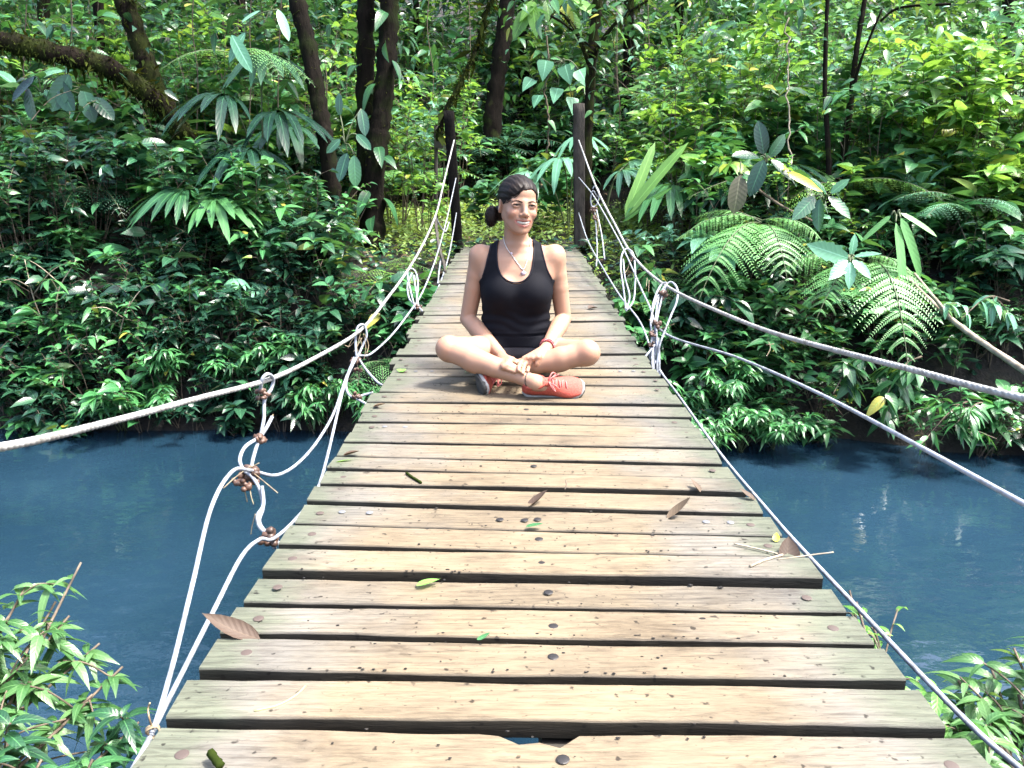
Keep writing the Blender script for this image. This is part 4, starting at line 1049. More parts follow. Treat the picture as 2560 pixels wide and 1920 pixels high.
# lance-leaved shrubs along the water
BANK = [(200, 6.55, 0.45, 0.30, 'lance-leaved bush at the water edge, far left'), (275, 6.6, 0.42, 0.30, 'lance-leaved bush at the water edge, beside dark soil'), (340, 6.75, 0.45, 0.28, 'lance-leaved bush on the left bank above the handrail'),
        (640, 6.55, 0.42, 0.30, 'lance-leaved bush under the handrail knot at left'), (700, 6.6, 0.4, 0.30, 'low lance-leaved bush by the left water'), (600, 6.85, 0.4, 0.30, 'lance-leaved bush just above the first rope hanger'),
        (800, 6.5, 0.40, 0.26, 'lance-leaved bush right beside the deck at left'), (480, 6.75, 0.45, 0.28, 'lance-leaved bush under the glossy sapling'),
        (1462, 6.45, 0.55, 0.34, 'bright lance-leaved bush beside the deck at right'), (1500, 6.2, 0.50, 0.36, 'lance-leaved bush between deck rope and side rope at right'), (1545, 5.95, 0.42, 0.34, 'lance-leaved bush trailing in the water near the deck'),
        (1640, 6.05, 0.42, 0.36, 'lance-leaved bush trailing in the water under the side rope'), (1720, 6.1, 0.38, 0.30, 'low lance-leaved bush at the right end of the water-edge clump'), (1590, 6.35, 0.6, 0.32, 'taller lance-leaved bush between the right ropes'),
        (1435, 6.8, 0.5, 0.30, 'lance-leaved bush behind the sheaf of ropes')]
for k, (dx, Y, h, sp, lb) in enumerate(BANK):
    q = np.random.default_rng(200 + k)
    b = gpos(dx, Y); b[2] = max(b[2], WATER - 0.02)
    shrub(b, h, sp, 8, 22, 0.115, 0.24, 'lance', M_LANCE, 'bank_shrub', lb, seed=200 + k, stem=STEM, lean=(0, -0.18, 0), leafpos=0.3, droop=0.55, group='lance-leaved bushes along the water', sr=0.004)
# sprays of leaves over the water at right
def spray(root, tip, nl, L, W, tm, mat, name, label, seed, stem=TWIG, side=3):
    q = np.random.default_rng(seed); S, Lf = MB(), MB()
    root, tip = np.asarray(root), np.asarray(tip)
    main = smooth_path([root, (root + tip) / 2 + [0, 0, 0.10], tip], 8)
    S.tube(main, np.linspace(0.008, 0.003, len(main)), 5)
    runs = [main]
    for k in range(side):
        s = main[int(len(main) * q.uniform(0.35, 0.9))]; e = s + q.normal(0, 0.16, 3) + (tip - root) * 0.15
        tw = smooth_path([s, (s + e) / 2 + [0, 0, 0.03], e], 5); S.tube(tw, 0.003, 4); runs.append(tw)
    for r_ in runs:
        s = q.uniform(0.3, 1, nl); ii = s * (len(r_) - 1); i0 = np.clip(ii.astype(int), 0, len(r_) - 2)
        th = np.arange(nl) * 2.4
        D = np.stack([np.cos(th), np.sin(th), q.uniform(-0.4, 0.3, nl)], 1) + nrm(r_[i0 + 1] - r_[i0]) * 0.6
        leaves(Lf, r_[i0], D, L * q.uniform(0.6, 1.15, nl), W, tm, rng=q, curl=0.25, roll=0.4, droop=0.4)
    return pose(root, [('stem', S, stem), ('foliage', Lf, mat)], name, label, 'branch')
spray(at(1870, 770, 6.3), at(1800, 850, 5.7), 12, 0.16, 0.5, 'ovateF', M_BROAD, 'overhanging_branch', 'broad-leaved branch over the water, left of two', 1)
spray(at(1990, 770, 6.2), at(1905, 870, 5.6), 14, 0.16, 0.5, 'ovateF', M_BROAD, 'overhanging_branch', 'broad-leaved branch over the water, under the handrail at right', 2)
spray(at(2120, 860, 6.2), at(1985, 965, 5.4), 16, 0.15, 0.26, 'lanceF', M_LANCE, 'overhanging_branch', 'lance-leaved branch drooping to the water at far right', 3)
spray(at(2150, 880, 6.0), at(2060, 920, 5.5), 14, 0.15, 0.26, 'lanceF', M_LANCE, 'overhanging_branch', 'lance-leaved branch beside the water near right edge', 4)
spray(at(2180, 650, 6.3), at(2075, 690, 6.0), 12, 0.14, 0.34, 'lanceF', M_PALE, 'overhanging_branch', 'pale feathery leaf spray beside the dead branch', 5)
spray(at(1570, 700, 6.9), at(1470, 640, 6.6), 8, 0.2, 0.6, 'ovateF', M_DARK, 'overhanging_branch', 'big dark round leaves behind the sheaf of ropes', 6)
spray(at(1440, 640, 7.2), at(1400, 585, 6.9), 7, 0.22, 0.55, 'ovateF', M_BROAD, 'overhanging_branch', 'broad leaves behind the oval rope loop', 7)
# dead branch at right
mb = MB(); q = np.random.default_rng(3)
P = smooth_path([at(1945, 585, 6.3), at(2010, 650, 6.1), at(2055, 690, 5.95), at(2130, 745, 5.7), at(2230, 812, 5.4), at(2330, 880, 5.2)], 8)
mb.tube(P, np.linspace(0.016, 0.026, len(P)), 9, rough=0.08, rng=q)
mb.tube(smooth_path([at(2055, 690, 5.95), at(2015, 640, 6.0), at(1975, 590, 6.15)], 6), np.linspace(0.016, 0.009, 13), 8, rough=0.08, rng=q)
tag(mb.build('dead_branch', PTWIG, origin=P[0]), 'forked bare brown branch slanting down at the right edge', 'branch')
mb = MB()
P = smooth_path([at(1600, 380, 7.3), at(1680, 440, 7.1), at(1760, 480, 7.0)], 6)
mb.tube(P, 0.012, 7, rough=0.08, rng=q)
tag(mb.build('dead_branch', TWIG, origin=P[0]), 'thin brown fallen branch inside the right thicket', 'branch')
# log and roots left of the deck
mb = MB()
P = smooth_path([at(600, 590, 7.7), at(660, 570, 7.9), at(730, 560, 8.1)], 6)
mb.tube(P, 0.05, 10, rough=0.08, rng=q)
tag(mb.build('fallen_log', BARKD, origin=P[0]), 'dark fallen log at the foot of the leaning tree', 'log')
fern(gpos(800, 7.5, 0.15), [(0.9, -0.3, 0.6, 0.25, 0.25), (-0.6, -0.8, 0.55, 0.2, 0.3), (0.3, -0.9, 0.5, 0.2, 0.3), (1, 0.3, 0.55, 0.25, 0.2)], M_SUN, 'small yellow-green fern at the foot of the twin stems', seed=12, npin=14, npl=7)
fern(at(815, 765, 6.2) - [0, 0, 0.1], [(0.2, -1, 0.4, 0.15, 0.35), (-0.7, -0.7, 0.35, 0.15, 0.3), (0.8, -0.5, 0.3, 0.15, 0.3)], M_FERN, 'small fern hanging beside the deck under the side rope', seed=13, npin=12, npl=7)
fern(gpos(200, 8.0, 0.6), [(-0.8, -0.6, 0.8, 0.3, 0.5), (0.7, -0.7, 0.8, 0.3, 0.5), (0.1, -1, 0.7, 0.3, 0.4), (-1, 0.1, 0.7, 0.3, 0.4)], M_DARK, 'dark lacy fern in the shade at left', seed=14, npin=14, npl=7)
fern(gpos(560, 6.75, 0.1), [(-0.9, -0.4, 0.6, 0.2, 0.3), (0.6, -0.8, 0.55, 0.2, 0.3), (0, -1, 0.5, 0.2, 0.3)], M_DARK, 'low fern on the left bank near the first hanger', seed=15, npin=14, npl=7)
fern(at(520, 120, 8.6), [(0.9, -0.4, 0.9, 0.1, 0.45), (0.6, -0.7, 0.8, 0.2, 0.5), (-0.7, -0.6, 0.8, 0.2, 0.4)], M_FERN, 'fern frond hanging under the big pale leaf at upper left', seed=16, npin=16, npl=8)

ROS = [(150, 7.6, 7, 0.42, 0.36, 'oblongF', M_GLOSS, 'rosette of broad dark paddles under the mossy limb'), (345, 9.2, 6, 0.5, 0.3, 'oblongF', M_BROAD, 'tall paddle-leaved plant behind the mossy fork'), (520, 9.6, 7, 0.5, 0.28, 'strap', M_SUN, 'paddle-leaved plant glowing between mossy tree and palms'),
       (690, 7.05, 6, 0.26, 0.5, 'ovateF', M_BROAD, 'rosette of rounded leaves above the left bank bushes'), (90, 9.6, 7, 0.45, 0.45, 'ovateF', M_PALE, 'pale broad-leaved plant behind the mossy limb at far left'), (890, 7.3, 7, 0.24, 0.5, 'heartF', M_LANCE, 'low heart-leaved rosette beside the deck at left'),
       (1545, 7.7, 7, 0.34, 0.42, 'serrF', M_BROAD, 'toothed rosette left of the big fern'), (1740, 7.4, 7, 0.32, 0.45, 'oblongF', M_PALE, 'pale paddle rosette above the two ferns'), (1985, 7.4, 8, 0.36, 0.40, 'ovateF', M_PALE, 'pale broad-leaved rosette behind the strap leaves'),
       (2130, 7.0, 7, 0.34, 0.45, 'ovateF', M_BROAD, 'broad-leaved rosette above the dead branch'), (2060, 6.6, 7, 0.26, 0.5, 'ovateF', M_LANCE, 'round-leaved rosette below the pale fern'), (2190, 6.7, 7, 0.3, 0.45, 'oblongF', M_GLOSS, 'glossy rosette at the right edge above the handrail'),
       (1870, 8.6, 8, 0.5, 0.34, 'oblongF', M_SUN, 'sunlit paddle-leaved plant between the two saplings'), (1580, 8.8, 7, 0.46, 0.34, 'oblongF', M_SUN, 'bright paddle-leaved plant left of the saplings'), (2080, 8.4, 8, 0.5, 0.36, 'ovateF', M_SUN, 'sunlit big-leaved plant at the right of the thicket')]
for k, (dx, Y, n_, L, W, tm, mat, lb) in enumerate(ROS):
    rosette(gpos(dx, Y, [0.15, 0.75, 0.9, 0.2, 1.2, 0.1, 0.35, 0.45, 0.55, 0.55, 0.3, 0.4, 1.1, 1.0, 1.2][k]), n_, L, W, tm, mat, lb, 'broad_leaf_plant', 'plant', seed=700 + k)
# near bushes at the lower corners
def near_bush(base, tips, L, W, name, label, seed, mat=M_NEAR, nl=21, stem=TWIG):
    q = np.random.default_rng(seed); S, Lf = MB(), MB()
    for tp in tips:
        tp = np.asarray(tp)
        main = smooth_path([base, np.asarray(base) * 0.45 + tp * 0.55 + q.normal(0, 0.04, 3), tp], 9)
        S.tube(main, np.linspace(0.009, 0.0035, len(main)), 6)
        runs = [(main, nl)]
        for k in range(5):
            s = main[int(len(main) * q.uniform(0.4, 0.95))]; e = s + q.normal(0, 1, 3) * [0.10, 0.10, 0.06] + [0, 0, 0.05]
            tw = smooth_path([s, (s + e) / 2 + [0, 0, 0.02], e], 5); S.tube(tw, 0.0028, 5); runs.append((tw, nl // 3))
        for r_, n_ in runs:
            s = np.concatenate([q.uniform(0.45, 1, n_ - n_ // 2), q.uniform(0.88, 1, n_ // 2)])
            i0 = np.clip((s * (len(r_) - 1)).astype(int), 0, len(r_) - 2)
            th = np.arange(n_) * 2.4 + q.uniform(0, 6)
            D = np.stack([np.cos(th), np.sin(th), q.uniform(-0.1, 0.6, n_)], 1) + nrm(r_[i0 + 1] - r_[i0]) * 0.5
            leaves(Lf, r_[i0], D, L * q.uniform(0.5, 1.15, n_), W, 'lanceF', rng=q, curl=0.3, roll=0.4, droop=0.45)
    return pose(base, [('stem', S, stem), ('foliage', Lf, mat)], name, label, 'shrub')
near_bush(np.array([-1.75, 1.55, -1.0]), [at(60, 1260, 2.3), at(20, 1330, 2.2), at(150, 1330, 2.25), at(215, 1390, 2.25), at(130, 1430, 2.15), at(265, 1440, 2.2), at(60, 1420, 2.1), at(200, 1500, 2.1), at(-60, 1300, 2.1)], 0.105, 0.27, 'riverside_bush', 'bright leafy bush at the lower left corner over the water', 1)
near_bush(np.array([-1.6, 1.5, -1.05]), [at(175, 1215, 2.35), at(120, 1300, 2.3)], 0.085, 0.2, 'riverside_bush', 'tall thin sprig rising from the lower left bush', 2, nl=9)
near_bush(np.array([-1.5, 1.45, -1.1]), [at(20, 1590, 1.9), at(90, 1640, 1.85), at(250, 1590, 2.05), at(300, 1560, 2.1), at(200, 1640, 1.9)], 0.12, 0.28, 'riverside_bush', 'dark green leafy bush at the very bottom left', 3, mat=M_BROAD, nl=16)
near_bush(np.array([1.45, 1.45, -1.0]), [at(2070, 1470, 1.95), at(2140, 1440, 2.0), at(2190, 1400, 2.05), at(2040, 1530, 1.9), at(2120, 1540, 1.85), at(2200, 1500, 1.9), at(2260, 1450, 1.9)], 0.11, 0.25, 'riverside_bush', 'leafy bush at the lower right corner beside the deck rope', 4, nl=18)
near_bush(np.array([1.25, 1.7, -1.15]), [at(1850, 1300, 2.25), at(1885, 1345, 2.2), at(1835, 1275, 2.3)], 0.085, 0.22, 'riverside_bush', 'small green sprigs just outside the right deck edge', 5, nl=10, mat=M_SUN)
near_bush(np.array([1.2, 1.3, -1.0]), [at(2010, 1560, 1.8), at(2060, 1620, 1.75), at(2120, 1650, 1.7), at(1985, 1500, 1.85)], 0.10, 0.26, 'riverside_bush', 'bright leaves under the deck rope at the lower right', 6, nl=12, mat=M_SUN)

# sunlit right thicket: shrubs one can tell apart only as a group
q = np.random.default_rng(77)
n_sun = 0
RS = [(1500, 8.6), (1560, 8.9), (1620, 9.3), (1690, 8.4), (1740, 9.4), (1780, 8.3), (1850, 8.9), (1890, 8.0), (1930, 9.5), (1960, 8.5), (2010, 8.0), (2050, 9.0), (2090, 7.7), (2130, 8.4), (2170, 7.9), (2210, 8.8), (2250, 7.8),
      (1720, 10.4), (1830, 10.6), (1900, 10.8), (2000, 10.5), (2100, 10.2), (2180, 10.6), (1600, 10.8), (1530, 10.2)]
for k, (dx, Y) in enumerate(RS):
    L = q.choice([0.13, 0.17, 0.20, 0.26])
    shrub(gpos(dx, Y), q.uniform(1.3, 2.3), q.uniform(0.35, 0.6), 6, 26, L, q.uniform(0.34, 0.5), q.choice(['ovate', 'lance', 'ovateF']), [M_SUN, M_LANCE, M_SUN, M_BROAD][k % 4], 'thicket_shrub', 'leafy shrub crowding the sunlit thicket on the right bank', 'shrub', 'shrubs of the sunlit right thicket', seed=300 + k, lean=(0, -0.2, 0))

# ------------------------------------------------------------------ the tangle nobody could count
def mass(name, spots, q, mats, stems=True):
    Ls = [MB() for _ in mats]
    MBs = MB()
    for (x, y, h, sp, ns, nl, L, W, tm, mi) in spots:
        shrub_geo(MBs if stems else None, Ls[mi], np.array([x, y, gz(x, y) - 0.03]), h, sp, ns, nl, L, W, tm, q, twigs=1, lean=(0, -0.1, 0), sr=0.005)
    out = MB()
    for mi, l_ in enumerate(Ls):
        if l_.n == 0: continue
        V = np.concatenate(l_.V); C = np.concatenate(l_.C)
        out.add(V, np.concatenate(l_.Q) if l_.Q else None, np.concatenate(l_.T) if l_.T else None, C, mi)
    if MBs.n: out.add(np.concatenate(MBs.V), np.concatenate(MBs.Q), np.concatenate(MBs.T), np.concatenate(MBs.C), len(mats))
    return tag(out.build(name, list(mats) + [TWIG]), kind='stuff')
q = np.random.default_rng(5)
spots = []
def bank_spot(x0, x1, mats_):
    x = q.uniform(x0, x1); e = float(bank_edge(np.array([x]))[0]); y = e + (q.uniform(-0.08, 0.5) if q.random() < 0.4 else q.uniform(0.3, 1.6))
    if q.random() > 0.62 + 1.6 * float(vnoise(x + 20, y, 51, 0.6)): return
    if abs(x - 0.08) < (0.78 if y < 7.1 else 1.7): return
    spots.append((x, y, q.uniform(0.22, 0.7), q.uniform(0.15, 0.38), 4, int(q.integers(7, 15)), q.choice([0.07, 0.09, 0.12, 0.16, 0.2]), q.uniform(0.30, 0.5), q.choice(['ovate', 'lance', 'ovate', 'heartF']), int(q.choice(mats_))))
for _ in range(560): bank_spot(-6.2, -0.6, [0, 0, 0, 0, 1, 2])
while len(spots) < 1100:                          # left and middle: shade, lighter higher up
    y = q.uniform(7.4, 18); x = q.uniform(-0.78 * y - 0.6, 0.18 * y)
    if abs(x + 0.1) < 1.8 and y < 14.5: continue
    near = y < 9.5
    spots.append((x, y, q.uniform(0.5, 1.4) if near else q.uniform(0.9, 3.1), q.uniform(0.25, 0.6), 4, int(q.integers(10, 19)), q.choice([0.09, 0.12, 0.16, 0.20, 0.26, 0.34]), q.uniform(0.32, 0.5), q.choice(['ovate', 'lance', 'ovate', 'heartF'] if near else ['ovate', 'lance']), int(q.choice([0, 0, 1, 2] if near else [1, 1, 2, 3]))))
for _ in range(60):
    spots.append((q.uniform(-1.9, 1.9), q.uniform(12.7, 15.2), q.uniform(0.35, 0.95), 0.35, 4, 12, q.choice([0.12, 0.18, 0.24]), 0.4, q.choice(['ovate', 'lance', 'heartF']), int(q.choice([0, 0, 1, 2]))))
mass('forest_undergrowth', spots, q, [M_DARK, M_BROAD, M_LANCE, M_SUN])
spots = []
for _ in range(460): bank_spot(0.8, 6.2, [0, 0, 2, 3])
while len(spots) < 880:                          # right: sunlit
    y = q.uniform(7.3, 16); x = q.uniform(0.13 * y + 0.55, 0.8 * y + 0.6)
    spots.append((x, y, q.uniform(0.5, 1.2) if y < 8.6 else q.uniform(0.9, 2.6), q.uniform(0.25, 0.6), 4, int(q.integers(10, 20)), q.choice([0.08, 0.11, 0.14, 0.18, 0.25]), q.uniform(0.32, 0.5), q.choice(['ovate', 'lance', 'ovate']), int(q.choice([0, 1, 1, 2, 4, 4]))))
mass('thicket_undergrowth', spots, q, [M_BROAD, M_SUN, M_LANCE, M_DARK, M_PALE])  # pale leaves mixed in as a whitish sheen put into the colour
# the steep damp bank, the clearing, the wall of forest behind
def scatter(name, n_, xf, mat, L, W, tm, q, up=0.6, lift=0.03):
    mb = MB()
    X, Y = xf(n_)
    Z = ground_z(X, Y)
    th = q.uniform(0, 6.283, n_)
    D = np.stack([np.cos(th), np.sin(th) - 0.2, q.uniform(0, up, n_)], 1)
    leaves(mb, np.stack([X, Y, Z + q.uniform(0, lift, n_)], 1), D, L * q.uniform(0.5, 1.3, n_), W, tm, rng=q, curl=0.25, roll=0.4)
    return tag(mb.build(name, mat), kind='stuff')
def bankxy(n_):
    x = q.uniform(-6, 6, n_); s = q.uniform(0.15, 1.9, n_)
    keep = q.random(n_) < np.clip(s / 1.2 + 0.15 + 0.9 * vnoise(x, s, 31, 0.5), 0, 1)
    return x[keep], (bank_edge(x) + s)[keep]
def scat2(name, fn, n_, *a, **k):
    X, Y = fn(n_); return scatter(name, len(X), lambda m_: (X, Y), *a, **k)
scat2('bank_cover', bankxy, 4200, M_DARK, 0.10, 0.42, 'ovate', q, lift=0.22)
M_COVER = leaf_mat('clearing ground leaf', (0.07, 0.14, 0.03), (0.15, 0.26, 0.055), (0.26, 0.38, 0.10), 0.45, 0.3)
def clearxy(n_):
    x = q.uniform(-3.2, 3.2, n_); y = q.uniform(7.2, 12.4, n_)
    keep = (q.random(n_) < 0.55 + 0.9 * vnoise(x, y, 41, 0.7)) & ~((np.abs(x - 0.08) < 0.64) & (y < 8.45))
    return x[keep], y[keep]
scat2('ground_cover', clearxy, 34000, M_COVER, 0.065, 0.45, 'lance', q, up=0.9, lift=0.20)
LITTER = leaf_mat('leaf litter', (0.05, 0.03, 0.015), (0.16, 0.10, 0.05), (0.32, 0.24, 0.14), 0.7, 0.05)
def litxy(n_):
    return q.uniform(-3.5, 3.5, n_), q.uniform(7.6, 13.5, n_)
scat2('leaf_litter', litxy, 900, LITTER, 0.11, 0.5, 'ovate', q, up=0.15, lift=0.01)
mb = MB()
for k in range(1500):                            # the forest wall, up to the canopy
    y = q.uniform(12.5, 23); x = q.uniform(-0.85 * y, 0.85 * y)
    g0 = gz(x, y)
    if abs(x) < 1.9 and y < 15.5: continue
    zt = g0 + (q.uniform(0.4, 3.5) if k % 3 else q.uniform(3.0, 7.5 if x < 2 else 5.5))
    n_ = int(q.integers(26, 60)); R_ = q.uniform(0.5, 1.1)
    P = np.array([x, y, zt]) + q.normal(0, 1, (n_, 3)) * R_ * [0.8, 0.6, 0.55]
    D = q.normal(0, 1, (n_, 3)) * [1, 1, 0.5] - [0, 0.2, 0.25]
    leaves(mb, P, D, q.choice([0.16, 0.2, 0.28]) * q.uniform(0.6, 1.2, n_), 0.42, 'ovate', rng=q, curl=0.2, roll=0.5, droop=0.2, rnd=np.clip(q.random() * 0.6 + q.normal(0, 0.15, n_), 0, 0.9), m=int(q.choice([0, 1, 1] if x < 2.5 else [1, 1, 2])))
for k in range(1300):                            # the leafy slope behind
    y = q.uniform(12.6, 21); x = q.uniform(-0.85 * y, 0.85 * y)
    if abs(x) < 1.5 and y < 14.0: continue
    n_ = int(q.integers(18, 40)); R_ = q.uniform(0.35, 0.7)
    P = np.array([x, y, gz(x, y) + q.uniform(0.1, 1.3)]) + q.normal(0, 1, (n_, 3)) * R_ * [0.9, 0.5, 0.6]
    D = q.normal(0, 1, (n_, 3)) * [1, 1, 0.5] - [0, 0.35, 0.1]
    leaves(mb, P, D, q.choice([0.12, 0.16, 0.22]) * q.uniform(0.6, 1.2, n_), 0.44, q.choice(['ovate', 'lance']), rng=q, curl=0.2, roll=0.5, rnd=np.clip(q.random() * 0.7 + q.normal(0, 0.12, n_), 0, 0.93), m=int(q.choice([0, 1, 1, 2] if x < 2 else [1, 2, 2])))
tag(mb.build('far_forest', [M_DARK, M_BROAD, M_SUN]), kind='stuff')

# ------------------------------------------------------------------ bits lying on the bridge
DRYLEAF = leaf_mat('dry brown leaf', (0.028, 0.017, 0.011), (0.062, 0.038, 0.024), (0.12, 0.085, 0.05), 0.7, 0.08, vein=0.08)
def fallen(dx, dy, L, ang, mat, tm, label, W=0.42, curl=-0.25, lift=0.006, name='fallen_leaf', tilt=0.12, seed=0, rnd=0.5):
    p_ = on_deck(dx * SCL, dy * SCL) + [0, 0, lift]
    L = L * 0.72; mb = MB(); q = np.random.default_rng(seed + int(dx))
    d = np.array([math.cos(ang), math.sin(ang), tilt])
    leaves(mb, p_ - d * L * 0.5, d, L, W, tm, curl=curl, roll=0.25, rng=q, rnd=rnd)
    o = mb.build(name, mat, origin=p_)
    return tag(o, label, 'leaf', 'fallen leaves on the deck')
fallen(505, 1368, 0.14, 2.95, DRYLEAF, 'curledF', 'brown curled leaf poking out from the left deck edge', curl=-0.35, lift=0.0, W=0.34)
fallen(1165, 1090, 0.095, 0.3, DRYLEAF, 'curledF', 'dark crumpled leaf near the middle line of the deck', curl=-0.6, tilt=0.35)
fallen(1470, 1115, 0.10, 0.2, DRYLEAF, 'curledF', 'crinkled tan leaf right of the middle of the deck', curl=-0.5, tilt=0.3, rnd=0.85)
fallen(1700, 1190, 0.11, 1.3, DRYLEAF, 'curledF', 'upright brown leaf by the right deck rope', curl=-0.2, tilt=0.9, W=0.6, rnd=0.3)
fallen(1612, 1078, 0.065, 2.4, DRYLEAF, 'curledF', 'brown leaf caught at the right board ends', curl=-0.3, rnd=0.6)
fallen(1500, 1058, 0.07, 2.0, DRYLEAF, 'curledF', 'small grey-brown leaf near the right board ends', curl=-0.4, rnd=0.7)
fallen(745, 998, 0.075, 0.3, M_SUN, 'lanceF', 'fresh green leaf near the left deck edge', W=0.25, curl=0.05, rnd=0.8)
fallen(925, 1262, 0.07, 0.5, M_SUN, 'ovateF', 'yellow-green leaf at a gap on the left', curl=0.05, rnd=0.85)
fallen(1155, 1140, 0.06, 0.1, M_BROAD, 'ovateF', 'dark green leaf wedged in a gap near the middle', curl=-0.1, rnd=0.6)
fallen(1010, 790 + 14, 0.05, 1.0, M_SUN, 'ovateF', 'small yellow-green leaf left of the seated woman', curl=0.1, rnd=0.9)
fallen(870, 802, 0.06, 0.9, M_SUN, 'heartF', 'lobed yellow-green leaf near the left deck edge', W=0.9, curl=0.1, rnd=0.95)
fallen(820, 880, 0.065, 0.1, DRYLEAF, 'curledF', 'orange-brown leaf on the mossy left board ends', curl=-0.1, rnd=0.9)
fallen(1280, 668, 0.10, 0.6, DRYLEAF, 'curledF', 'flat grey leaf on the deck behind the woman', W=0.6, curl=0.0, rnd=0.4, tilt=0.02)
fallen(1676, 1168, 0.032, 1.2, M_YEL, 'ovateF', 'tiny yellow leaf beside the upright brown one', W=0.7, curl=-0.3, tilt=0.3)
fallen(1045, 1384, 0.035, 0.3, M_BROAD, 'ovateF', 'tiny green leaf in a gap left of the middle nails', rnd=0.7)
fallen(760, 985, 0.07, 0.2, DRYLEAF, 'curledF', 'dull brown leaf above the fresh green leaf', curl=-0.1, rnd=0.55)
def twig(pts, r, label, mat):
    P = []
    for x, y in pts:
        P.append(on_deck(x * SCL, y * SCL) + [0, 0, r + 0.002])
    mb = MB(); P = smooth_path(P, 6); mb.tube(P, r, 6, rough=0.1)
    return tag(mb.build('fallen_twig', mat, origin=P[0]), label, 'twig', 'twigs and stalks on the deck')
twig([(550, 1540), (600, 1528), (640, 1506), (660, 1486)], 0.0016, 'yellow-green curved stalk on the second board', leaf_mat('yellow stalk', (0.3, 0.33, 0.12), (0.34, 0.36, 0.14), (0.38, 0.4, 0.16), 0.5, 0.1))
twig([(878, 1026), (892, 1036), (910, 1047)], 0.004, 'short mossy twig left of the middle', M_MOSS)
twig([(456, 1636), (464, 1648), (478, 1665)], 0.006, 'stubby mossy twig at the bottom left of the deck', M_MOSS)
twig([(1620, 1228), (1650, 1215), (1690, 1203)], 0.003, 'pale straight twig beside the upright brown leaf', PTWIG)
twig([(1680, 1212), (1730, 1205), (1800, 1196)], 0.0016, 'thin pale stalk poking beyond the right deck rope', PTWIG)
twig([(1222, 1040), (1224, 1050), (1220, 1060)], 0.0016, 'tiny dark twig right of the middle nails', TWIG)
twig([(1585, 1178), (1640, 1190), (1680, 1200)], 0.002, 'pale splinter lying across the right board ends', PTWIG)
q = np.random.default_rng(9)
mb = MB()
for k in range(1500):                            # crumbs of soil, many along the board edges
    pk = planks[int(q.integers(6, 40))]
    u = float(np.clip(0.5 + q.normal(0.02, 0.2), 0.02, 0.98)); v = q.choice([q.uniform(0, 0.12), q.uniform(0.88, 1.0), q.uniform(0, 1)], p=[0.4, 0.25, 0.35])
    c_ = (pk[0] * (1 - u) + pk[2] * u) * (1 - v) + (pk[1] * (1 - u) + pk[3] * u) * v
    r_ = q.uniform(0.0005, 0.0022) if q.random() < 0.97 else q.uniform(0.0022, 0.0036)
    mb.ball(c_ + [0, 0, r_ * 0.15], (r_ * q.uniform(1, 2.2), r_, r_ * 0.45), 6, 4)
tag(mb.build('soil_crumbs', SOIL), kind='stuff')

for k, (dx, Y) in enumerate([(60, 9.0), (150, 9.5), (420, 9.6), (545, 9.0), (610, 9.2), (930, 11.5), (1010, 12), (1330, 10.5), (1400, 11)]):
    qq = np.random.default_rng(600 + k)
    P = [at(dx, -40, Y)]
    for yy in (60, 160, 260, 330 + 20 * (k % 4)): P.append(at(dx + qq.uniform(-9, 9), yy, Y))
    S_ = MB(); S_.tube(smooth_path(P, 6), 0.006, 5)
    tag(S_.build('hanging_vine', TWIG, origin=P[0]), 'thin bare vine hanging down in front of the dark forest', 'vine', 'thin vines hanging in the forest')
# ------------------------------------------------------------------ the seated woman, as one implicit surface
def zp(zx, zy, Y):                              # close-up pixel (2.592 x) -> world
    return ph(1040 + zx / 2.592, 400 + zy / 2.592, Y)
def hp(hx, hy, Y):                              # legs close-up (5.027 x)
    return ph(1080 + hx / 5.027, 780 + hy / 5.027, Y)

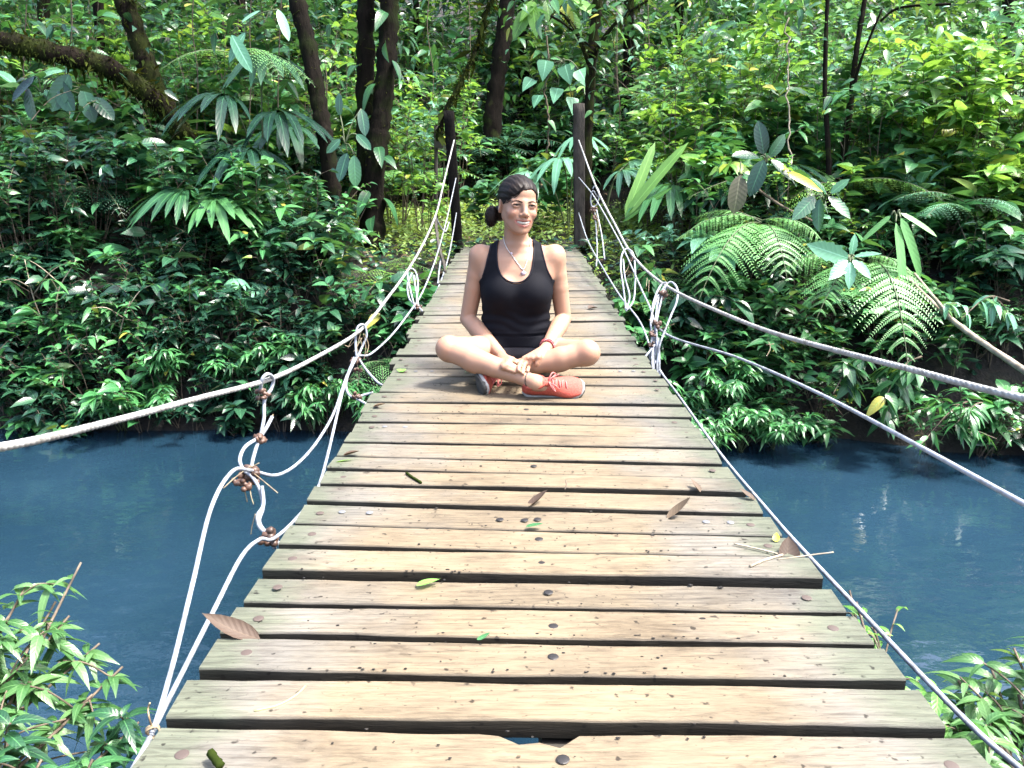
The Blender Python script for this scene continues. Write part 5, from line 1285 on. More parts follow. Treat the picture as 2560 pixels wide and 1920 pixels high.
class Field:
    def __init__(self, xs, ys, zs):
        self.ax = [np.asarray(a, np.float32) for a in (xs, ys, zs)]
        self.F = np.full(tuple(len(a) for a in self.ax), 0.15, np.float32)
    def copy(self):
        f = Field.__new__(Field); f.ax = self.ax; f.F = self.F.copy(); return f
    def box(self, lo, hi):
        sl = []
        for a, l, h in zip(self.ax, lo, hi):
            i = np.searchsorted(a, l); j = np.searchsorted(a, h)
            sl.append(slice(max(i - 1, 0), min(j + 1, len(a))))
        g = np.meshgrid(*[a[s] for a, s in zip(self.ax, sl)], indexing='ij', sparse=True)
        return tuple(sl), g
    def add(self, fn, lo, hi, k, sub=False):
        m = 0.03 + k
        sl, g = self.box(np.asarray(lo) - m, np.asarray(hi) + m)
        b = fn(*g); a = self.F[sl]
        if sub:
            h = np.clip(0.5 - 0.5 * (a + b) / k, 0, 1)
            self.F[sl] = a * (1 - h) + (-b) * h + k * h * (1 - h)
        else:
            h = np.clip(0.5 + 0.5 * (b - a) / k, 0, 1)
            self.F[sl] = b + (a - b) * h - k * h * (1 - h)
    def cone(self, a, b, ra, rb, k=0.01, sub=False):
        a = np.asarray(a, float); b = np.asarray(b, float)
        d = b - a; L2 = float(d @ d) + 1e-12
        def fn(x, y, z):
            t = np.clip(((x - a[0]) * d[0] + (y - a[1]) * d[1] + (z - a[2]) * d[2]) / L2, 0, 1)
            q = np.sqrt((x - a[0] - t * d[0]) ** 2 + (y - a[1] - t * d[1]) ** 2 + (z - a[2] - t * d[2]) ** 2)
            return (q - (ra + (rb - ra) * t)).astype(np.float32)
        r = max(ra, rb)
        self.add(fn, np.minimum(a, b) - r, np.maximum(a, b) + r, k, sub)
    def chain(self, pts, rs, k=0.01):
        for i in range(len(pts) - 1):
            self.cone(pts[i], pts[i + 1], rs[i], rs[i + 1], k)
    def ell(self, c, r, R=None, k=0.01, sub=False):
        c = np.asarray(c, float); r = np.asarray(r, float)
        R = np.eye(3) if R is None else np.asarray(R, float)      # columns: local axes
        def fn(x, y, z):
            X, Y, Z = x - c[0], y - c[1], z - c[2]
            u = (R[0, 0] * X + R[1, 0] * Y + R[2, 0] * Z) / r[0]
            v = (R[0, 1] * X + R[1, 1] * Y + R[2, 1] * Z) / r[1]
            w = (R[0, 2] * X + R[1, 2] * Y + R[2, 2] * Z) / r[2]
            k0 = np.sqrt(u * u + v * v + w * w)
            k1 = np.sqrt((u / r[0]) ** 2 + (v / r[1]) ** 2 + (w / r[2]) ** 2) + 1e-9
            return (k0 * (k0 - 1) / k1).astype(np.float32)
        m = float(r.max())
        self.add(fn, c - m, c + m, k, sub)
    def sample(self, p):
        idx = []; fr = []
        for a, v in zip(self.ax, p):
            i = int(np.clip(np.searchsorted(a, v) - 1, 0, len(a) - 2)); idx.append(i)
            fr.append(float(np.clip((v - a[i]) / (a[i + 1] - a[i]), 0, 1)))
        i, j, k = idx; a, b, c = fr
        G = self.F[i:i + 2, j:j + 2, k:k + 2].astype(float)
        G = G[0] * (1 - a) + G[1] * a
        G = G[0] * (1 - b) + G[1] * b
        return G[0] * (1 - c) + G[1] * c
    def hit(self, px, py, off=0.0, Y0=2.7, Y1=3.7):
        d = ray(px, py)
        o = np.array([0, 0, CZ])
        t = Y0 / d[1]
        while t * d[1] < Y1:
            p = o + d * t
            s = self.sample(p) - off
            if s < 0.0004: return p
            t += max(s * 0.6, 0.0006)
        return None

def surface_nets(F, ax):
    S = F < 0
    nx, ny, nz = F.shape
    cnt = np.zeros((nx - 1, ny - 1, nz - 1), np.uint8)
    offs = [(i, j, k) for i in (0, 1) for j in (0, 1) for k in (0, 1)]
    for i, j, k in offs:
        cnt += S[i:nx - 1 + i, j:ny - 1 + j, k:nz - 1 + k]
    act = np.argwhere((cnt > 0) & (cnt < 8))
    vid = np.full(cnt.shape, -1, np.int32)
    vid[tuple(act.T)] = np.arange(len(act))
    val = np.stack([F[act[:, 0] + i, act[:, 1] + j, act[:, 2] + k] for i, j, k in offs], 1).astype(float)
    P = np.zeros((len(act), 3)); W = np.zeros(len(act))
    for a in range(8):
        for b in range(a + 1, 8):
            oa, ob = np.array(offs[a]), np.array(offs[b])
            if np.abs(oa - ob).sum() != 1: continue
            va, vb = val[:, a], val[:, b]
            cr = (va < 0) != (vb < 0)
            t = np.where(cr, va / np.where(cr, va - vb, 1), 0)
            P += np.where(cr[:, None], oa + (ob - oa) * t[:, None], 0); W += cr
    P /= W[:, None]
    V = np.stack([ax[d][act[:, d]] + P[:, d] * (ax[d][act[:, d] + 1] - ax[d][act[:, d]]) for d in range(3)], 1)
    Q = []
    for d in range(3):
        e, f = (d + 1) % 3, (d + 2) % 3
        sl0 = [slice(1, -1)] * 3; sl1 = [slice(1, -1)] * 3
        sl0[d] = slice(0, -1); sl1[d] = slice(1, None)
        A = S[tuple(sl0)]; B = S[tuple(sl1)]
        ed = np.argwhere(A != B)
        ins = A[tuple(ed.T)]
        base = ed.copy(); base[:, e] += 1; base[:, f] += 1
        def c(de, df):
            q = base.copy(); q[:, e] += de; q[:, f] += df
            return vid[q[:, 0], q[:, 1], q[:, 2]]
        q = np.stack([c(-1, -1), c(0, -1), c(0, 0), c(-1, 0)], 1)
        q[~ins] = q[~ins][:, ::-1]
        Q.append(q)
    Q = np.concatenate(Q)
    Q = Q[(Q >= 0).all(1)]
    return V, Q

def axis(segs):
    out = []
    for a, b, h in segs:
        out.append(np.arange(a, b, h))
    return np.concatenate(out)

# ---- landmarks
HC = zp(664, 292, 3.36)                          # head centre at eye level
YAW, TILT, NOD = math.radians(17), math.radians(4.5), math.radians(-2)
Rz = np.array([[math.cos(YAW), -math.sin(YAW), 0], [math.sin(YAW), math.cos(YAW), 0], [0, 0, 1]])
Ry = np.array([[math.cos(TILT), 0, math.sin(TILT)], [0, 1, 0], [-math.sin(TILT), 0, math.cos(TILT)]])
Rx = np.array([[1, 0, 0], [0, math.cos(NOD), -math.sin(NOD)], [0, math.sin(NOD), math.cos(NOD)]])
HR_ = Ry @ Rz @ Rx
HS = 1.0
def hl(x, y, z): return HC + HR_ @ (np.array([x, y, z]) * HS)
xs = axis([(-0.46, -0.22, 0.006), (-0.22, 0.24, 0.0034), (0.24, 0.58, 0.006)])
ys = axis([(2.82, 3.02, 0.005), (3.02, 3.34, 0.0034), (3.34, 3.60, 0.006)])
zs = axis([(-0.04, 0.06, 0.006), (0.06, 0.26, 0.0034), (0.26, 0.66, 0.0055), (0.66, 0.93, 0.0030)])
xs = xs + 0.0
Bd = Field(xs, ys, zs)

# ---- torso: stacked superellipses
lev = [  # zy, left zx, right zx, half depth, centre Y
    (560, 545, 755, 0.062, 3.405), (600, 470, 830, 0.072, 3.405), (640, 430, 868, 0.084, 3.40), (700, 428, 872, 0.094, 3.395), (780, 424, 878, 0.102, 3.39),
    (860, 426, 880, 0.104, 3.385), (950, 438, 862, 0.097, 3.385), (1010, 440, 854, 0.094, 3.39), (1080, 428, 866, 0.098, 3.39), (1150, 424, 872, 0.108, 3.40), (1230, 420, 880, 0.118, 3.41), (1330, 430, 870, 0.118, 3.42)]
zl, hw, hd, cy, cx = [], [], [], [], []
for zy, xl, xr, d_, yc in lev:
    A, B_ = zp(xl, zy, yc - 0.03), zp(xr, zy, yc - 0.03)
    zl.append(A[2]); hw.append((B_[0] - A[0]) / 2); hd.append(d_); cy.append(yc); cx.append((A[0] + B_[0]) / 2)
o_ = np.argsort(zl); zl, hw, hd, cy, cx = [np.array(v)[o_] for v in (zl, hw, hd, cy, cx)]
ztop, zbot = zl[-1] + 0.01, zl[0]
def torso(x, y, z):
    f = lambda a: np.interp(z, zl, a)
    zc = np.clip(np.maximum(z - ztop, zbot - z), 0, 1)
    u = np.abs(x - f(cx)) / f(hw); v = np.abs(y - f(cy)) / f(hd)
    e = 2.35
    k = (u ** e + v ** e) ** (1 / e)
    d = (k - 1) * np.minimum(f(hw), f(hd))
    return np.where(zc > 0, np.sqrt(np.maximum(d, 0) ** 2 + zc ** 2) + np.minimum(d, 0) * 0, d).astype(np.float32)
Bd.add(torso, (-0.25, 3.25, zbot), (0.25, 3.55, ztop), 0.01)
tc = float(np.interp(0.5, zl, cx))
# bust
for sx, px_ in ((-1, 560), (1, 752)):
    c = zp(px_, 862, 3.315); Bd.ell(c, (0.066, 0.060, 0.066), k=0.035)
# neck, trapezius, clavicles, shoulders
nb = zp(652, 575, 3.40); nt_ = HC + HR_ @ np.array([0.0, 0.022, -0.07])
Bd.cone(nb + [0, 0, -0.03], nt_, 0.053, 0.0475, 0.02)
SL, SR = zp(414, 622, 3.40), zp(900, 622, 3.40)
for S_, s in ((SL, -1), (SR, 1)):
    Bd.cone(nb + [s * 0.026, 0.015, 0.014], S_ + [-s * 0.02, 0.01, -0.006], 0.034, 0.030, 0.03)
    Bd.cone(nb + [s * 0.012, -0.052, -0.045], S_ + [-s * 0.015, -0.02, 0.005], 0.011, 0.014, 0.02)
    Bd.ell(S_, (0.043, 0.046, 0.047), k=0.035)
    Bd.cone(S_ + [-s * 0.035, -0.025, -0.07], S_ + [-s * 0.01, -0.012, -0.02], 0.034, 0.03, 0.03)
TORSO = Bd.copy()
# shoes first: their frames decide where the ankles go
def shoe_frame(toe, t, nn):
    t = nrm(t); nn = nrm(nn - t * (nn @ t)); mm = np.cross(t, nn)
    heel = np.asarray(toe) - t * 0.238
    return lambda a, b, c: heel + t * a + mm * b + nn * c
_nr = nrm(np.array([0.0, -0.76, 0.65]))
SHOE_R = (zp(1098, 1476, 2.925) - _nr * 0.040 + np.array([0, 0, 0.004]), np.array([0.985, -0.06, 0.03]), _nr)
SHOE_L = (zp(392, 1488, 2.955), np.array([0.07, -0.99, -0.04]), np.array([0.98, 0.07, 0.16]))
FRR, FRL = shoe_frame(*SHOE_R), shoe_frame(*SHOE_L)
# pelvis and legs
HLj, HRj = zp(580, 1225, 3.40), zp(730, 1225, 3.40)
HLj[2] = HRj[2] = 0.074
KL, KR = zp(208, 1226, 3.10), zp(1112, 1252, 3.12)
AR, AL = FRR(0.052, 0, 0.082), FRL(0.052, 0, 0.080)
PEL = Field(xs, ys, zs)
for f in (Bd, PEL):
    f.ell(zp(650, 1235, 3.44) * [1, 1, 0] + [0, 0, 0.100], (0.150, 0.105, 0.090), k=0.03)
    for H_, K_, s in ((HLj, KL, -1), (HRj, KR, 1)):
        d = K_ - H_
        f.cone(H_, H_ + d * 0.5, 0.062, 0.061, 0.03)
        f.cone(H_ + d * 0.5, K_ + d * -0.05, 0.061, 0.052, 0.02)
for K_ in (KL, KR):
    Bd.ell(K_ + [0, -0.006, 0.004], (0.049, 0.05, 0.050), k=0.02)
def shin(K_, A_, bulge, k):
    d = A_ - K_
    Bd.cone(K_, K_ + d * 0.28, 0.046, 0.047, k)
    Bd.cone(K_ + d * 0.28, K_ + d * 0.55, 0.047, 0.040, k)
    Bd.cone(K_ + d * 0.55, K_ + d * 0.85, 0.040, 0.028, k)
    Bd.cone(K_ + d * 0.85, A_, 0.028, 0.029, k)
    Bd.ell(K_ + d * 0.33 + bulge, (0.06, 0.045, 0.040), np.stack([nrm(d), nrm(np.cross([0, 0, 1.0], d)), nrm(np.cross(d, np.cross([0, 0, 1.0], d)))], 1), k=0.02)
shin(KR, AL, np.array([0.0, 0.01, -0.014]), 0.010)           # her left leg goes behind
shin(KL, AR, np.array([0.0, 0.006, -0.014]), 0.005)          # her right leg in front
Bd.cone(AR, FRR(0.10, 0, 0.05), 0.030, 0.028, 0.012)         # ankle into the shoe
Bd.cone(AL, FRL(0.10, 0, 0.05), 0.030, 0.028, 0.012)
LEGS = Bd.copy()
# arms
EL, ER = zp(336, 1030, 3.41), zp(955, 1026, 3.41)
WL, WR = zp(548, 1262, 3.195), zp(842, 1222, 3.175)
for S_, E_, W_, s in ((SL, EL, WL, -1), (SR, ER, WR, 1)):
    d = E_ - S_
    Bd.cone(S_, S_ + d * 0.30, 0.0425, 0.0395, 0.016)
    Bd.cone(S_ + d * 0.3, S_ + d * 0.5, 0.0395, 0.0385, 0.005)
    Bd.cone(S_ + d * 0.5, E_, 0.0385, 0.0335, 0.005)
    q = W_ - E_
    Bd.cone(E_, E_ + q * 0.28, 0.0335, 0.0370, 0.005)
    Bd.cone(E_ + q * 0.28, E_ + q * 0.75, 0.0370, 0.0275, 0.003)
    Bd.cone(E_ + q * 0.75, W_, 0.0275, 0.0235, 0.003)
# hands: finger joints laid on what is under them
def onto(hx, hy, r, Yd):
    px, py = 1080 + hx / 5.027, 780 + hy / 5.027
    h = LEGS.hit(px, py, r * 0.75)
    return h if h is not None and h[1] < Yd + 0.12 else ph(px, py, Yd)
def hand(wrist, knuck, fing, thumb, Yd, rp=0.0135):
    Kp = [onto(*k, rp + 0.002, Yd) for k in knuck]
    for kk in Kp:                                             # palm and back of the hand
        Bd.cone(wrist + (kk - wrist) * 0.08, kk, 0.0165, rp * 0.88, 0.009)
    for k_, f_, in zip(Kp, fing):
        pts = [k_] + [onto(hx, hy, 0.0078, Yd) for hx, hy in f_]
        rs = np.linspace(0.0092, 0.0068, len(pts))
        Bd.chain(pts, rs, 0.0022)
    if thumb:
        pts = [wrist + (Kp[0] - wrist) * 0.35] + [onto(hx, hy, 0.0085, Yd) for hx, hy in thumb]
        Bd.chain(pts, np.linspace(0.0125, 0.0078, len(pts)), 0.003)
# her right hand (picture left), partly under the other
hand(WL, [(985, 610), (965, 640), (935, 668), (900, 690)],
     [[(1040, 640), (1085, 672)], [(1035, 682), (1092, 716)], [(1005, 702), (1060, 730), (1100, 748)], [(965, 722), (1012, 740), (1048, 752)]],
     [(1010, 596), (1060, 622), (1098, 650)], 3.13)
LEGS = Bd.copy()
# her left hand (picture right), on top
hand(WR, [(1160, 588), (1212, 582), (1268, 580), (1330, 568)],
     [[(1108, 640), (1092, 690), (1090, 735)], [(1160, 660), (1146, 720), (1142, 772)], [(1228, 650), (1212, 700), (1202, 742)], [(1326, 610), (1316, 640), (1308, 662)]],
     None, 3.10)
Bd.cone(WR, onto(1180, 640, 0.014, 3.11), 0.017, 0.010, 0.008)

# ---- head
E3 = HR_
def he(x, y, z, rx, ry, rz, k=0.012, sub=False, rot=None):
    Bd.ell(hl(x, y, z), (rx * HS, ry * HS, rz * HS), E3 if rot is None else E3 @ rot, k, sub)
def hcn(a, b, ra, rb, k=0.006, sub=False): Bd.cone(hl(*a), hl(*b), ra, rb, k, sub)
he(0, 0.020, 0.034, 0.0725, 0.090, 0.078, 0.02)             # skull
he(0, -0.014, -0.014, 0.0655, 0.070, 0.088, 0.02)            # face
he(0, -0.046, 0.048, 0.052, 0.036, 0.036, 0.02)              # forehead
he(0, -0.034, -0.072, 0.0405, 0.046, 0.034, 0.02)             # jaw
for s in (-1, 1):
    hcn((s * 0.046, 0.004, -0.044), (s * 0.019, -0.058, -0.093), 0.0175, 0.0135, 0.025)  # jaw line
    he(s * 0.038, -0.057, -0.032, 0.022, 0.022, 0.018, 0.020)                            # cheek, lifted by the smile
he(0, -0.070, -0.101, 0.018, 0.014, 0.012, 0.018)            # chin
he(0, -0.066, -0.062, 0.034, 0.022, 0.024, 0.018)            # muzzle
for s in (-1, 1):
    he(s * 0.031, -0.091, 0.000, 0.016, 0.012, 0.0095, 0.016, sub=True)                  # eye socket
    hcn((s * 0.012, -0.0775, 0.014), (s * 0.044, -0.066, 0.016), 0.0055, 0.005, 0.018)   # brow
hcn((0, -0.078, 0.014), (0, -0.098, -0.028), 0.0085, 0.0105, 0.014)                      # nose
he(0, -0.1005, -0.0335, 0.0115, 0.0105, 0.0095, 0.007)
for s in (-1, 1):
    he(s * 0.0130, -0.0905, -0.037, 0.0078, 0.0095, 0.0075, 0.006)
# mouth: an open smile, corners up
MZ = lambda x: -0.0690 + 9.0 * x * x
MY = lambda x: -0.0865 + 15.0 * x * x
mx_ = [-0.031, -0.022, -0.011, 0, 0.011, 0.022, 0.031]
up = lambda x: (x, MY(x), MZ(x) + 0.0072 * (1 - (x / 0.033) ** 2) + 0.0010)
dn = lambda x: (x * 0.94, MY(x) + 0.001, MZ(x) - 0.0080 * (1 - (x / 0.033) ** 2) - 0.0008)
for a, b in zip(mx_[:-1], mx_[1:]):
    hcn(up(a), up(b), 0.0034, 0.0034, 0.004); hcn(dn(a), dn(b), 0.0044, 0.0044, 0.004)
for a, b in zip(mx_[:-1], mx_[1:]):
    op = lambda x: 0.0060 * (1 - (x / 0.034) ** 2) + 0.0008
    for dy in (-0.012, -0.004, 0.004):
        hcn((a, MY(a) + dy, MZ(a)), (b, MY(b) + dy, MZ(b)), op(a), op(b), 0.001, sub=True)
# lids
for s in (-1, 1):
    for dz, rr in ((0.0068, 0.0040), (-0.0064, 0.0038)):
        for q in range(4):
            x0, x1 = [(-0.017 + 0.0085 * (q + e)) for e in (0, 1)]
            arc = lambda x: (s * 0.0315 + x, -0.0768 + 18 * x * x, dz * (1 - (x / 0.021) ** 2) + 0.001)
            hcn(arc(x0), arc(x1), rr, rr, 0.005)
# ears
for s in (-1, 1):
    rot = np.array([[math.cos(0.4 * s), -math.sin(0.4 * s), 0], [math.sin(0.4 * s), math.cos(0.4 * s), 0], [0, 0, 1]])
    he(s * 0.0745, 0.012, -0.008, 0.0085, 0.018, 0.030, 0.006, rot=rot)
    he(s * 0.0830, 0.007, -0.004, 0.006, 0.010, 0.017, 0.004, sub=True, rot=rot)

def face_surf(x, z, off=0.0):                    # point of the face in front of local (x, z)
    for y in np.arange(-0.125, -0.02, 0.0007):
        if Bd.sample(hl(x, y, z)) < off: return hl(x, y, z)
    return hl(x, -0.07, z)
V, Q = surface_nets(Bd.F, Bd.ax)
# skin colour masks: lips; warmth of cheeks, knees, knuckles
VL = (V - HC) @ HR_ / HS
def arcdist(P, pts):
    pts = np.array(pts); d = np.full(len(P), 9.0)
    for a, b in zip(pts[:-1], pts[1:]):
        e = b - a; t = np.clip(((P - a) @ e) / (e @ e), 0, 1)
        d = np.minimum(d, np.linalg.norm(P - a - t[:, None] * e, axis=1))
    return d
lipu = [up(x) for x in mx_]; lipd = [dn(x) for x in mx_]
lips = np.clip(2.0 - 1.15 * np.minimum(arcdist(VL, lipu) / 0.0046, arcdist(VL, lipd) / 0.0058), 0, 1)
warm = np.zeros(len(V))
for s in (-1, 1): warm = np.maximum(warm, 0.6 * np.exp(-(np.linalg.norm(VL - [s * 0.042, -0.07, -0.03], axis=1) / 0.022) ** 2))
for K_ in (KL, KR): warm = np.maximum(warm, 0.5 * np.exp(-(np.linalg.norm(V - K_ - [0, -0.04, 0.03], axis=1) / 0.035) ** 2))
C = np.stack([lips, warm, np.zeros(len(V))], 1)

m, nt, n, l, p = newmat('sun-tanned skin')
R, G, B = attr(nt)[:3]
nz = noise(nt, 14, 4, 0.6); nz2 = noise(nt, 130, 2, 0.5)
c = mixc(nt, nz.outputs[0], (0.285, 0.158, 0.102), (0.340, 0.200, 0.136))
c = mixc(nt, math_(nt, 'MULTIPLY', G, 0.55), c, (0.36, 0.135, 0.090))
c = mixc(nt, math_(nt, 'MULTIPLY', R, 0.8), c, (0.33, 0.095, 0.085))
l.new(c, p.inputs['Base Color'])
p.inputs['Roughness'].default_value = 0.52
p.inputs['Specular IOR Level'].default_value = 0.38
p.inputs['Subsurface Weight'].default_value = 0.18
p.inputs['Subsurface Radius'].default_value = (1.0, 0.35, 0.2)
p.inputs['Subsurface Scale'].default_value = 0.008
l.new(bump(nt, nz2.outputs[0], 0.08, 0.002), p.inputs['Normal'])
SKIN = m

PO = np.array([0.0, 3.3, float(deck_z(3.3))])
person = thing('person', 'woman in black tank top and coral shoes sitting cross-legged on the bridge', 'person', PO)
def ppart(mb, name, mats, parent=None, smooth=True):
    o = mb.build(name, mats, None, smooth)
    v = np.empty(len(o.data.vertices) * 3, np.float32); o.data.vertices.foreach_get('co', v)
    o.data.vertices.foreach_set('co', (v.reshape(-1, 3) - PO.astype(np.float32)).ravel()); o.data.update()
    o.parent = parent or person
    return o
mb = MB(); mb.add(V, Q, None, C); ppart(mb, 'body', SKIN)

# eyes, teeth, brows
m, nt, n, l, p = newmat('eye')
R = attr(nt)[0]
r = ramp(n, [(0.0, (0.008, 0.006, 0.005)), (0.28, (0.012, 0.008, 0.006)), (0.32, (0.030, 0.018, 0.011)), (0.66, (0.026, 0.016, 0.010)), (0.74, (0.25, 0.24, 0.225))])
l.new(R, r.inputs[0]); l.new(r.outputs[0], p.inputs['Base Color']); p.inputs['Roughness'].default_value = 0.15
EYE = m
for s in (-1, 1):
    mb = MB()
    c = hl(s * 0.0315, -0.0693, 0.0008)
    k = MB(); k.ball(np.zeros(3), 0.0112, 20, 14)
    W = np.concatenate(k.V)
    gaze = nrm(np.array([0.05, -1, 0.05]))
    ang = np.arccos(np.clip(nrm(W) @ gaze, -1, 1))
    mb.add(W @ HR_.T + c, k.Q[0] if len(k.Q) == 1 else np.concatenate(k.Q), np.concatenate(k.T), np.stack([np.clip(ang / 0.85, 0, 1)] * 3, 1))
    ppart(mb, 'eye', EYE)
m, nt, n, l, p = newmat('teeth'); p.inputs['Base Color'].default_value = (0.42, 0.39, 0.33, 1); p.inputs['Roughness'].default_value = 0.25
TEETH = m
mb = MB()
for k in range(10):
    x = (k - 4.5) * 0.0050
    c = hl(x, MY(x) - 0.0010, MZ(x) + 0.0004)
    mb.ball(c, (0.0036, 0.0026, 0.0052), 10, 7, R=HR_)
ppart(mb, 'teeth', TEETH)
m, nt, n, l, p = newmat('dark brown hair')
nz = noise(nt, 60, 4, 0.6, mapscale=(1, 1, 0.35)); nz2 = noise(nt, 7, 3)
cc = ramp(n, [(0.3, (0.0035, 0.0022, 0.0018)), (0.62, (0.010, 0.0062, 0.0048)), (0.75, (0.024, 0.014, 0.010))]); l.new(nz.outputs[0], cc.inputs[0])
l.new(cc.outputs[0], p.inputs['Base Color']); p.inputs['Roughness'].default_value = 0.5; p.inputs['Specular IOR Level'].default_value = 0.16
l.new(bump(nt, nz.outputs[0], 0.3, 0.003), p.inputs['Normal'])
HAIR = m
m, nt, n, l, p = newmat('brown brow hair'); p.inputs['Base Color'].default_value = (0.022, 0.013, 0.009, 1); p.inputs['Roughness'].default_value = 0.8; p.inputs['Specular IOR Level'].default_value = 0.1
BROW = m
for s in (-1, 1):
    mb = MB()
    pts = [face_surf(s * x, z, 0.0004) for x, z in ((0.012, 0.0130), (0.020, 0.0158), (0.031, 0.0182), (0.042, 0.0165), (0.050, 0.0120))]
    P = smooth_path(pts, 4)
    mb.tube(P, np.interp(np.linspace(0, 1, len(P)), [0, 0.3, 1], [0.0018, 0.0028, 0.0009]), 6, rough=0.15)
    ppart(mb, 'eyebrow', BROW)
    mb = MB()
    pts = [face_surf(s * 0.0315 + s * x, 0.0052 * (1 - (x / 0.021) ** 2) - 0.0002, 0.0006) for x in (-0.0155, -0.007, 0.002, 0.010, 0.0165)]
    P = smooth_path(pts, 4); mb.tube(P, np.interp(np.linspace(0, 1, len(P)), [0, 0.5, 1], [0.0011, 0.0031, 0.0015]), 5)
    ppart(mb, 'eyelash', HAIR)

# hair: a cap over the skull, combed from the side parting into a low curly bun
Hf = Field(axis([(HC[0] - 0.19, HC[0] + 0.12, 0.0034)]), axis([(HC[1] - 0.12, HC[1] + 0.20, 0.0034)]), axis([(HC[2] - 0.14, HC[2] + 0.15, 0.0034)]))
Bd_save = Bd; Bd = Hf
he(0, 0.022, 0.036, 0.0815, 0.098, 0.0865, 0.02)
he(0, -0.040, 0.050, 0.060, 0.042, 0.043, 0.02)
g = np.meshgrid(*Hf.ax, indexing='ij', sparse=True)
L_ = [HR_[0, k] * (g[0] - HC[0]) + HR_[1, k] * (g[1] - HC[1]) + HR_[2, k] * (g[2] - HC[2]) for k in range(3)]
plane = 0.78 * (L_[1] + 0.083) + (L_[2] - 0.070)
sweep = 0.40 * np.clip(-(L_[0] - 0.022), 0, 0.1) + 0.16 * np.clip(L_[0] - 0.030, 0, 0.1)
low = np.where(L_[1] > 0.0, np.clip(L_[1], 0, 0.1) * 0.6, 0)
reg = -(plane + sweep + low + 0.0012 * np.sin(L_[0] * 160) + 0.001 * np.sin(L_[0] * 310 + 1)) * 0.8
th = np.arctan2(L_[0] - 0.03, L_[2] + 0.02) 
ridg = 0.0009 * np.sin(th * 34 + L_[1] * 40) + 0.0006 * np.sin(th * 71 - L_[1] * 25 + 2 * np.sin(L_[1] * 60))
Hf.F = np.maximum(Hf.F + ridg.astype(np.float32), reg.astype(np.float32)).astype(np.float32)
for s in (-1, 1): he(s * 0.088, 0.006, -0.012, 0.022, 0.024, 0.034, 0.006, sub=True)
he(-0.050, 0.085, -0.040, 0.040, 0.032, 0.032, 0.02)
V, Q = surface_nets(Hf.F, Hf.ax)
mb = MB(); mb.add(V, Q)
Bd = Bd_save
q = np.random.default_rng(21)
for k in range(420):                                 # the curly bun at the nape
    d = nrm(q.normal(size=3))
    c0 = np.array([-0.092, 0.066, -0.052]) + d * np.array([0.026, 0.024, 0.042]) * q.uniform(0.75, 1.0)
    ph0 = q.uniform(0, 6.28); R_ = q.uniform(0.006, 0.013); ax1 = nrm(np.cross(d, q.normal(size=3))); ax2 = nrm(np.cross(d, ax1) + 0.25 * d); dn_ = np.array([-0.1, 0.05, -0.35])
    tt = np.linspace(0, q.uniform(1.5, 3.6), 10)
    P = c0 + R_ * (np.cos(tt + ph0)[:, None] * ax1 + np.sin(tt + ph0)[:, None] * ax2) + tt[:, None] * 0.004 * dn_
    mb.tube(np.array([hl(*x) for x in P]), np.linspace(0.0021, 0.0009, 10), 4)
mb.ball(hl(-0.092, 0.066, -0.052), (0.028, 0.027, 0.043), 14, 10, R=HR_)
for k in range(3):                                   # a few loose strands at the picture-left temple
    o = k * 0.006
    P = [(-0.004, -0.082, 0.082 - o * 0.4), (-0.026, -0.081, 0.058 - o), (-0.046, -0.066, 0.036 - o), (-0.062, -0.042, 0.020 - o), (-0.072, -0.015, 0.012 - o * 0.6)]
    P = smooth_path([hl(*x) for x in P], 4)
    mb.tube(P, np.interp(np.linspace(0, 1, len(P)), [0, 0.5, 1], [0.0022, 0.0017, 0.0012]), 4)
ppart(mb, 'hair', HAIR)

# ---- tank top and shorts
def poly_sdf(px, pz, poly):
    d = np.full(px.shape, 9.0); ins = np.zeros(px.shape, bool)
    P = np.array(poly)
    for a, b in zip(P, np.roll(P, -1, 0)):
        e = b - a
        t = np.clip(((px - a[0]) * e[0] + (pz - a[1]) * e[1]) / (e @ e), 0, 1)
        d = np.minimum(d, np.hypot(px - a[0] - t * e[0], pz - a[1] - t * e[1]))
        c = (a[1] > pz) != (b[1] > pz)
        with np.errstate(divide='ignore', invalid='ignore'):
            ins ^= c & (px < e[0] * (pz - a[1]) / (e[1] if e[1] else 1e-9) + a[0])
    return np.where(ins, -d, d)
def sm2(pts, n=6): return smooth_path([(x, y, 0) for x, y in pts], n)[:, :2]
def to2(pts, Y=3.31):
    return np.array([zp(x, y, Y)[[0, 2]] for x, y in pts])
left_in = [(536, 505), (524, 560), (524, 640), (532, 700), (556, 752), (600, 785), (650, 796), (700, 782), (738, 742), (756, 690), (764, 620), (766, 560), (758, 505)]
right_out = [(800, 515), (814, 575), (832, 650), (852, 716), (880, 772), (915, 800)]
right_side = [(935, 860), (935, 1175)]
left_side = [(372, 1175), (372, 880)]
left_out = [(395, 812), (432, 755), (452, 690), (466, 630), (480, 575), (490, 510)]
poly = np.concatenate([to2(sm2(left_in)), to2(sm2(right_out)), to2(right_side), to2(left_side), to2(sm2(left_out))])
X2, Z2 = np.meshgrid(TORSO.ax[0].astype(float), TORSO.ax[2].astype(float), indexing='ij')
reg = poly_sdf(X2, Z2, poly)[:, None, :]
zz = TORSO.ax[2][None, None, :]; xx = TORSO.ax[0][:, None, None]; yy = TORSO.ax[1][None, :, None]
zh = zp(650, 1128, 3.3)[2]
fold = 0.0022 * np.sin(zz * 150 + 5 * xx * 6 + 2 * np.sin(xx * 30)) * np.exp(-((zz - zh - 0.05) / 0.05) ** 2)
hem = 0.003 * np.exp(-((zz - zh - 0.004) / 0.006) ** 2)
T = TORSO.F - 0.0055 - fold - hem
T = np.maximum(T, reg).astype(np.float32)
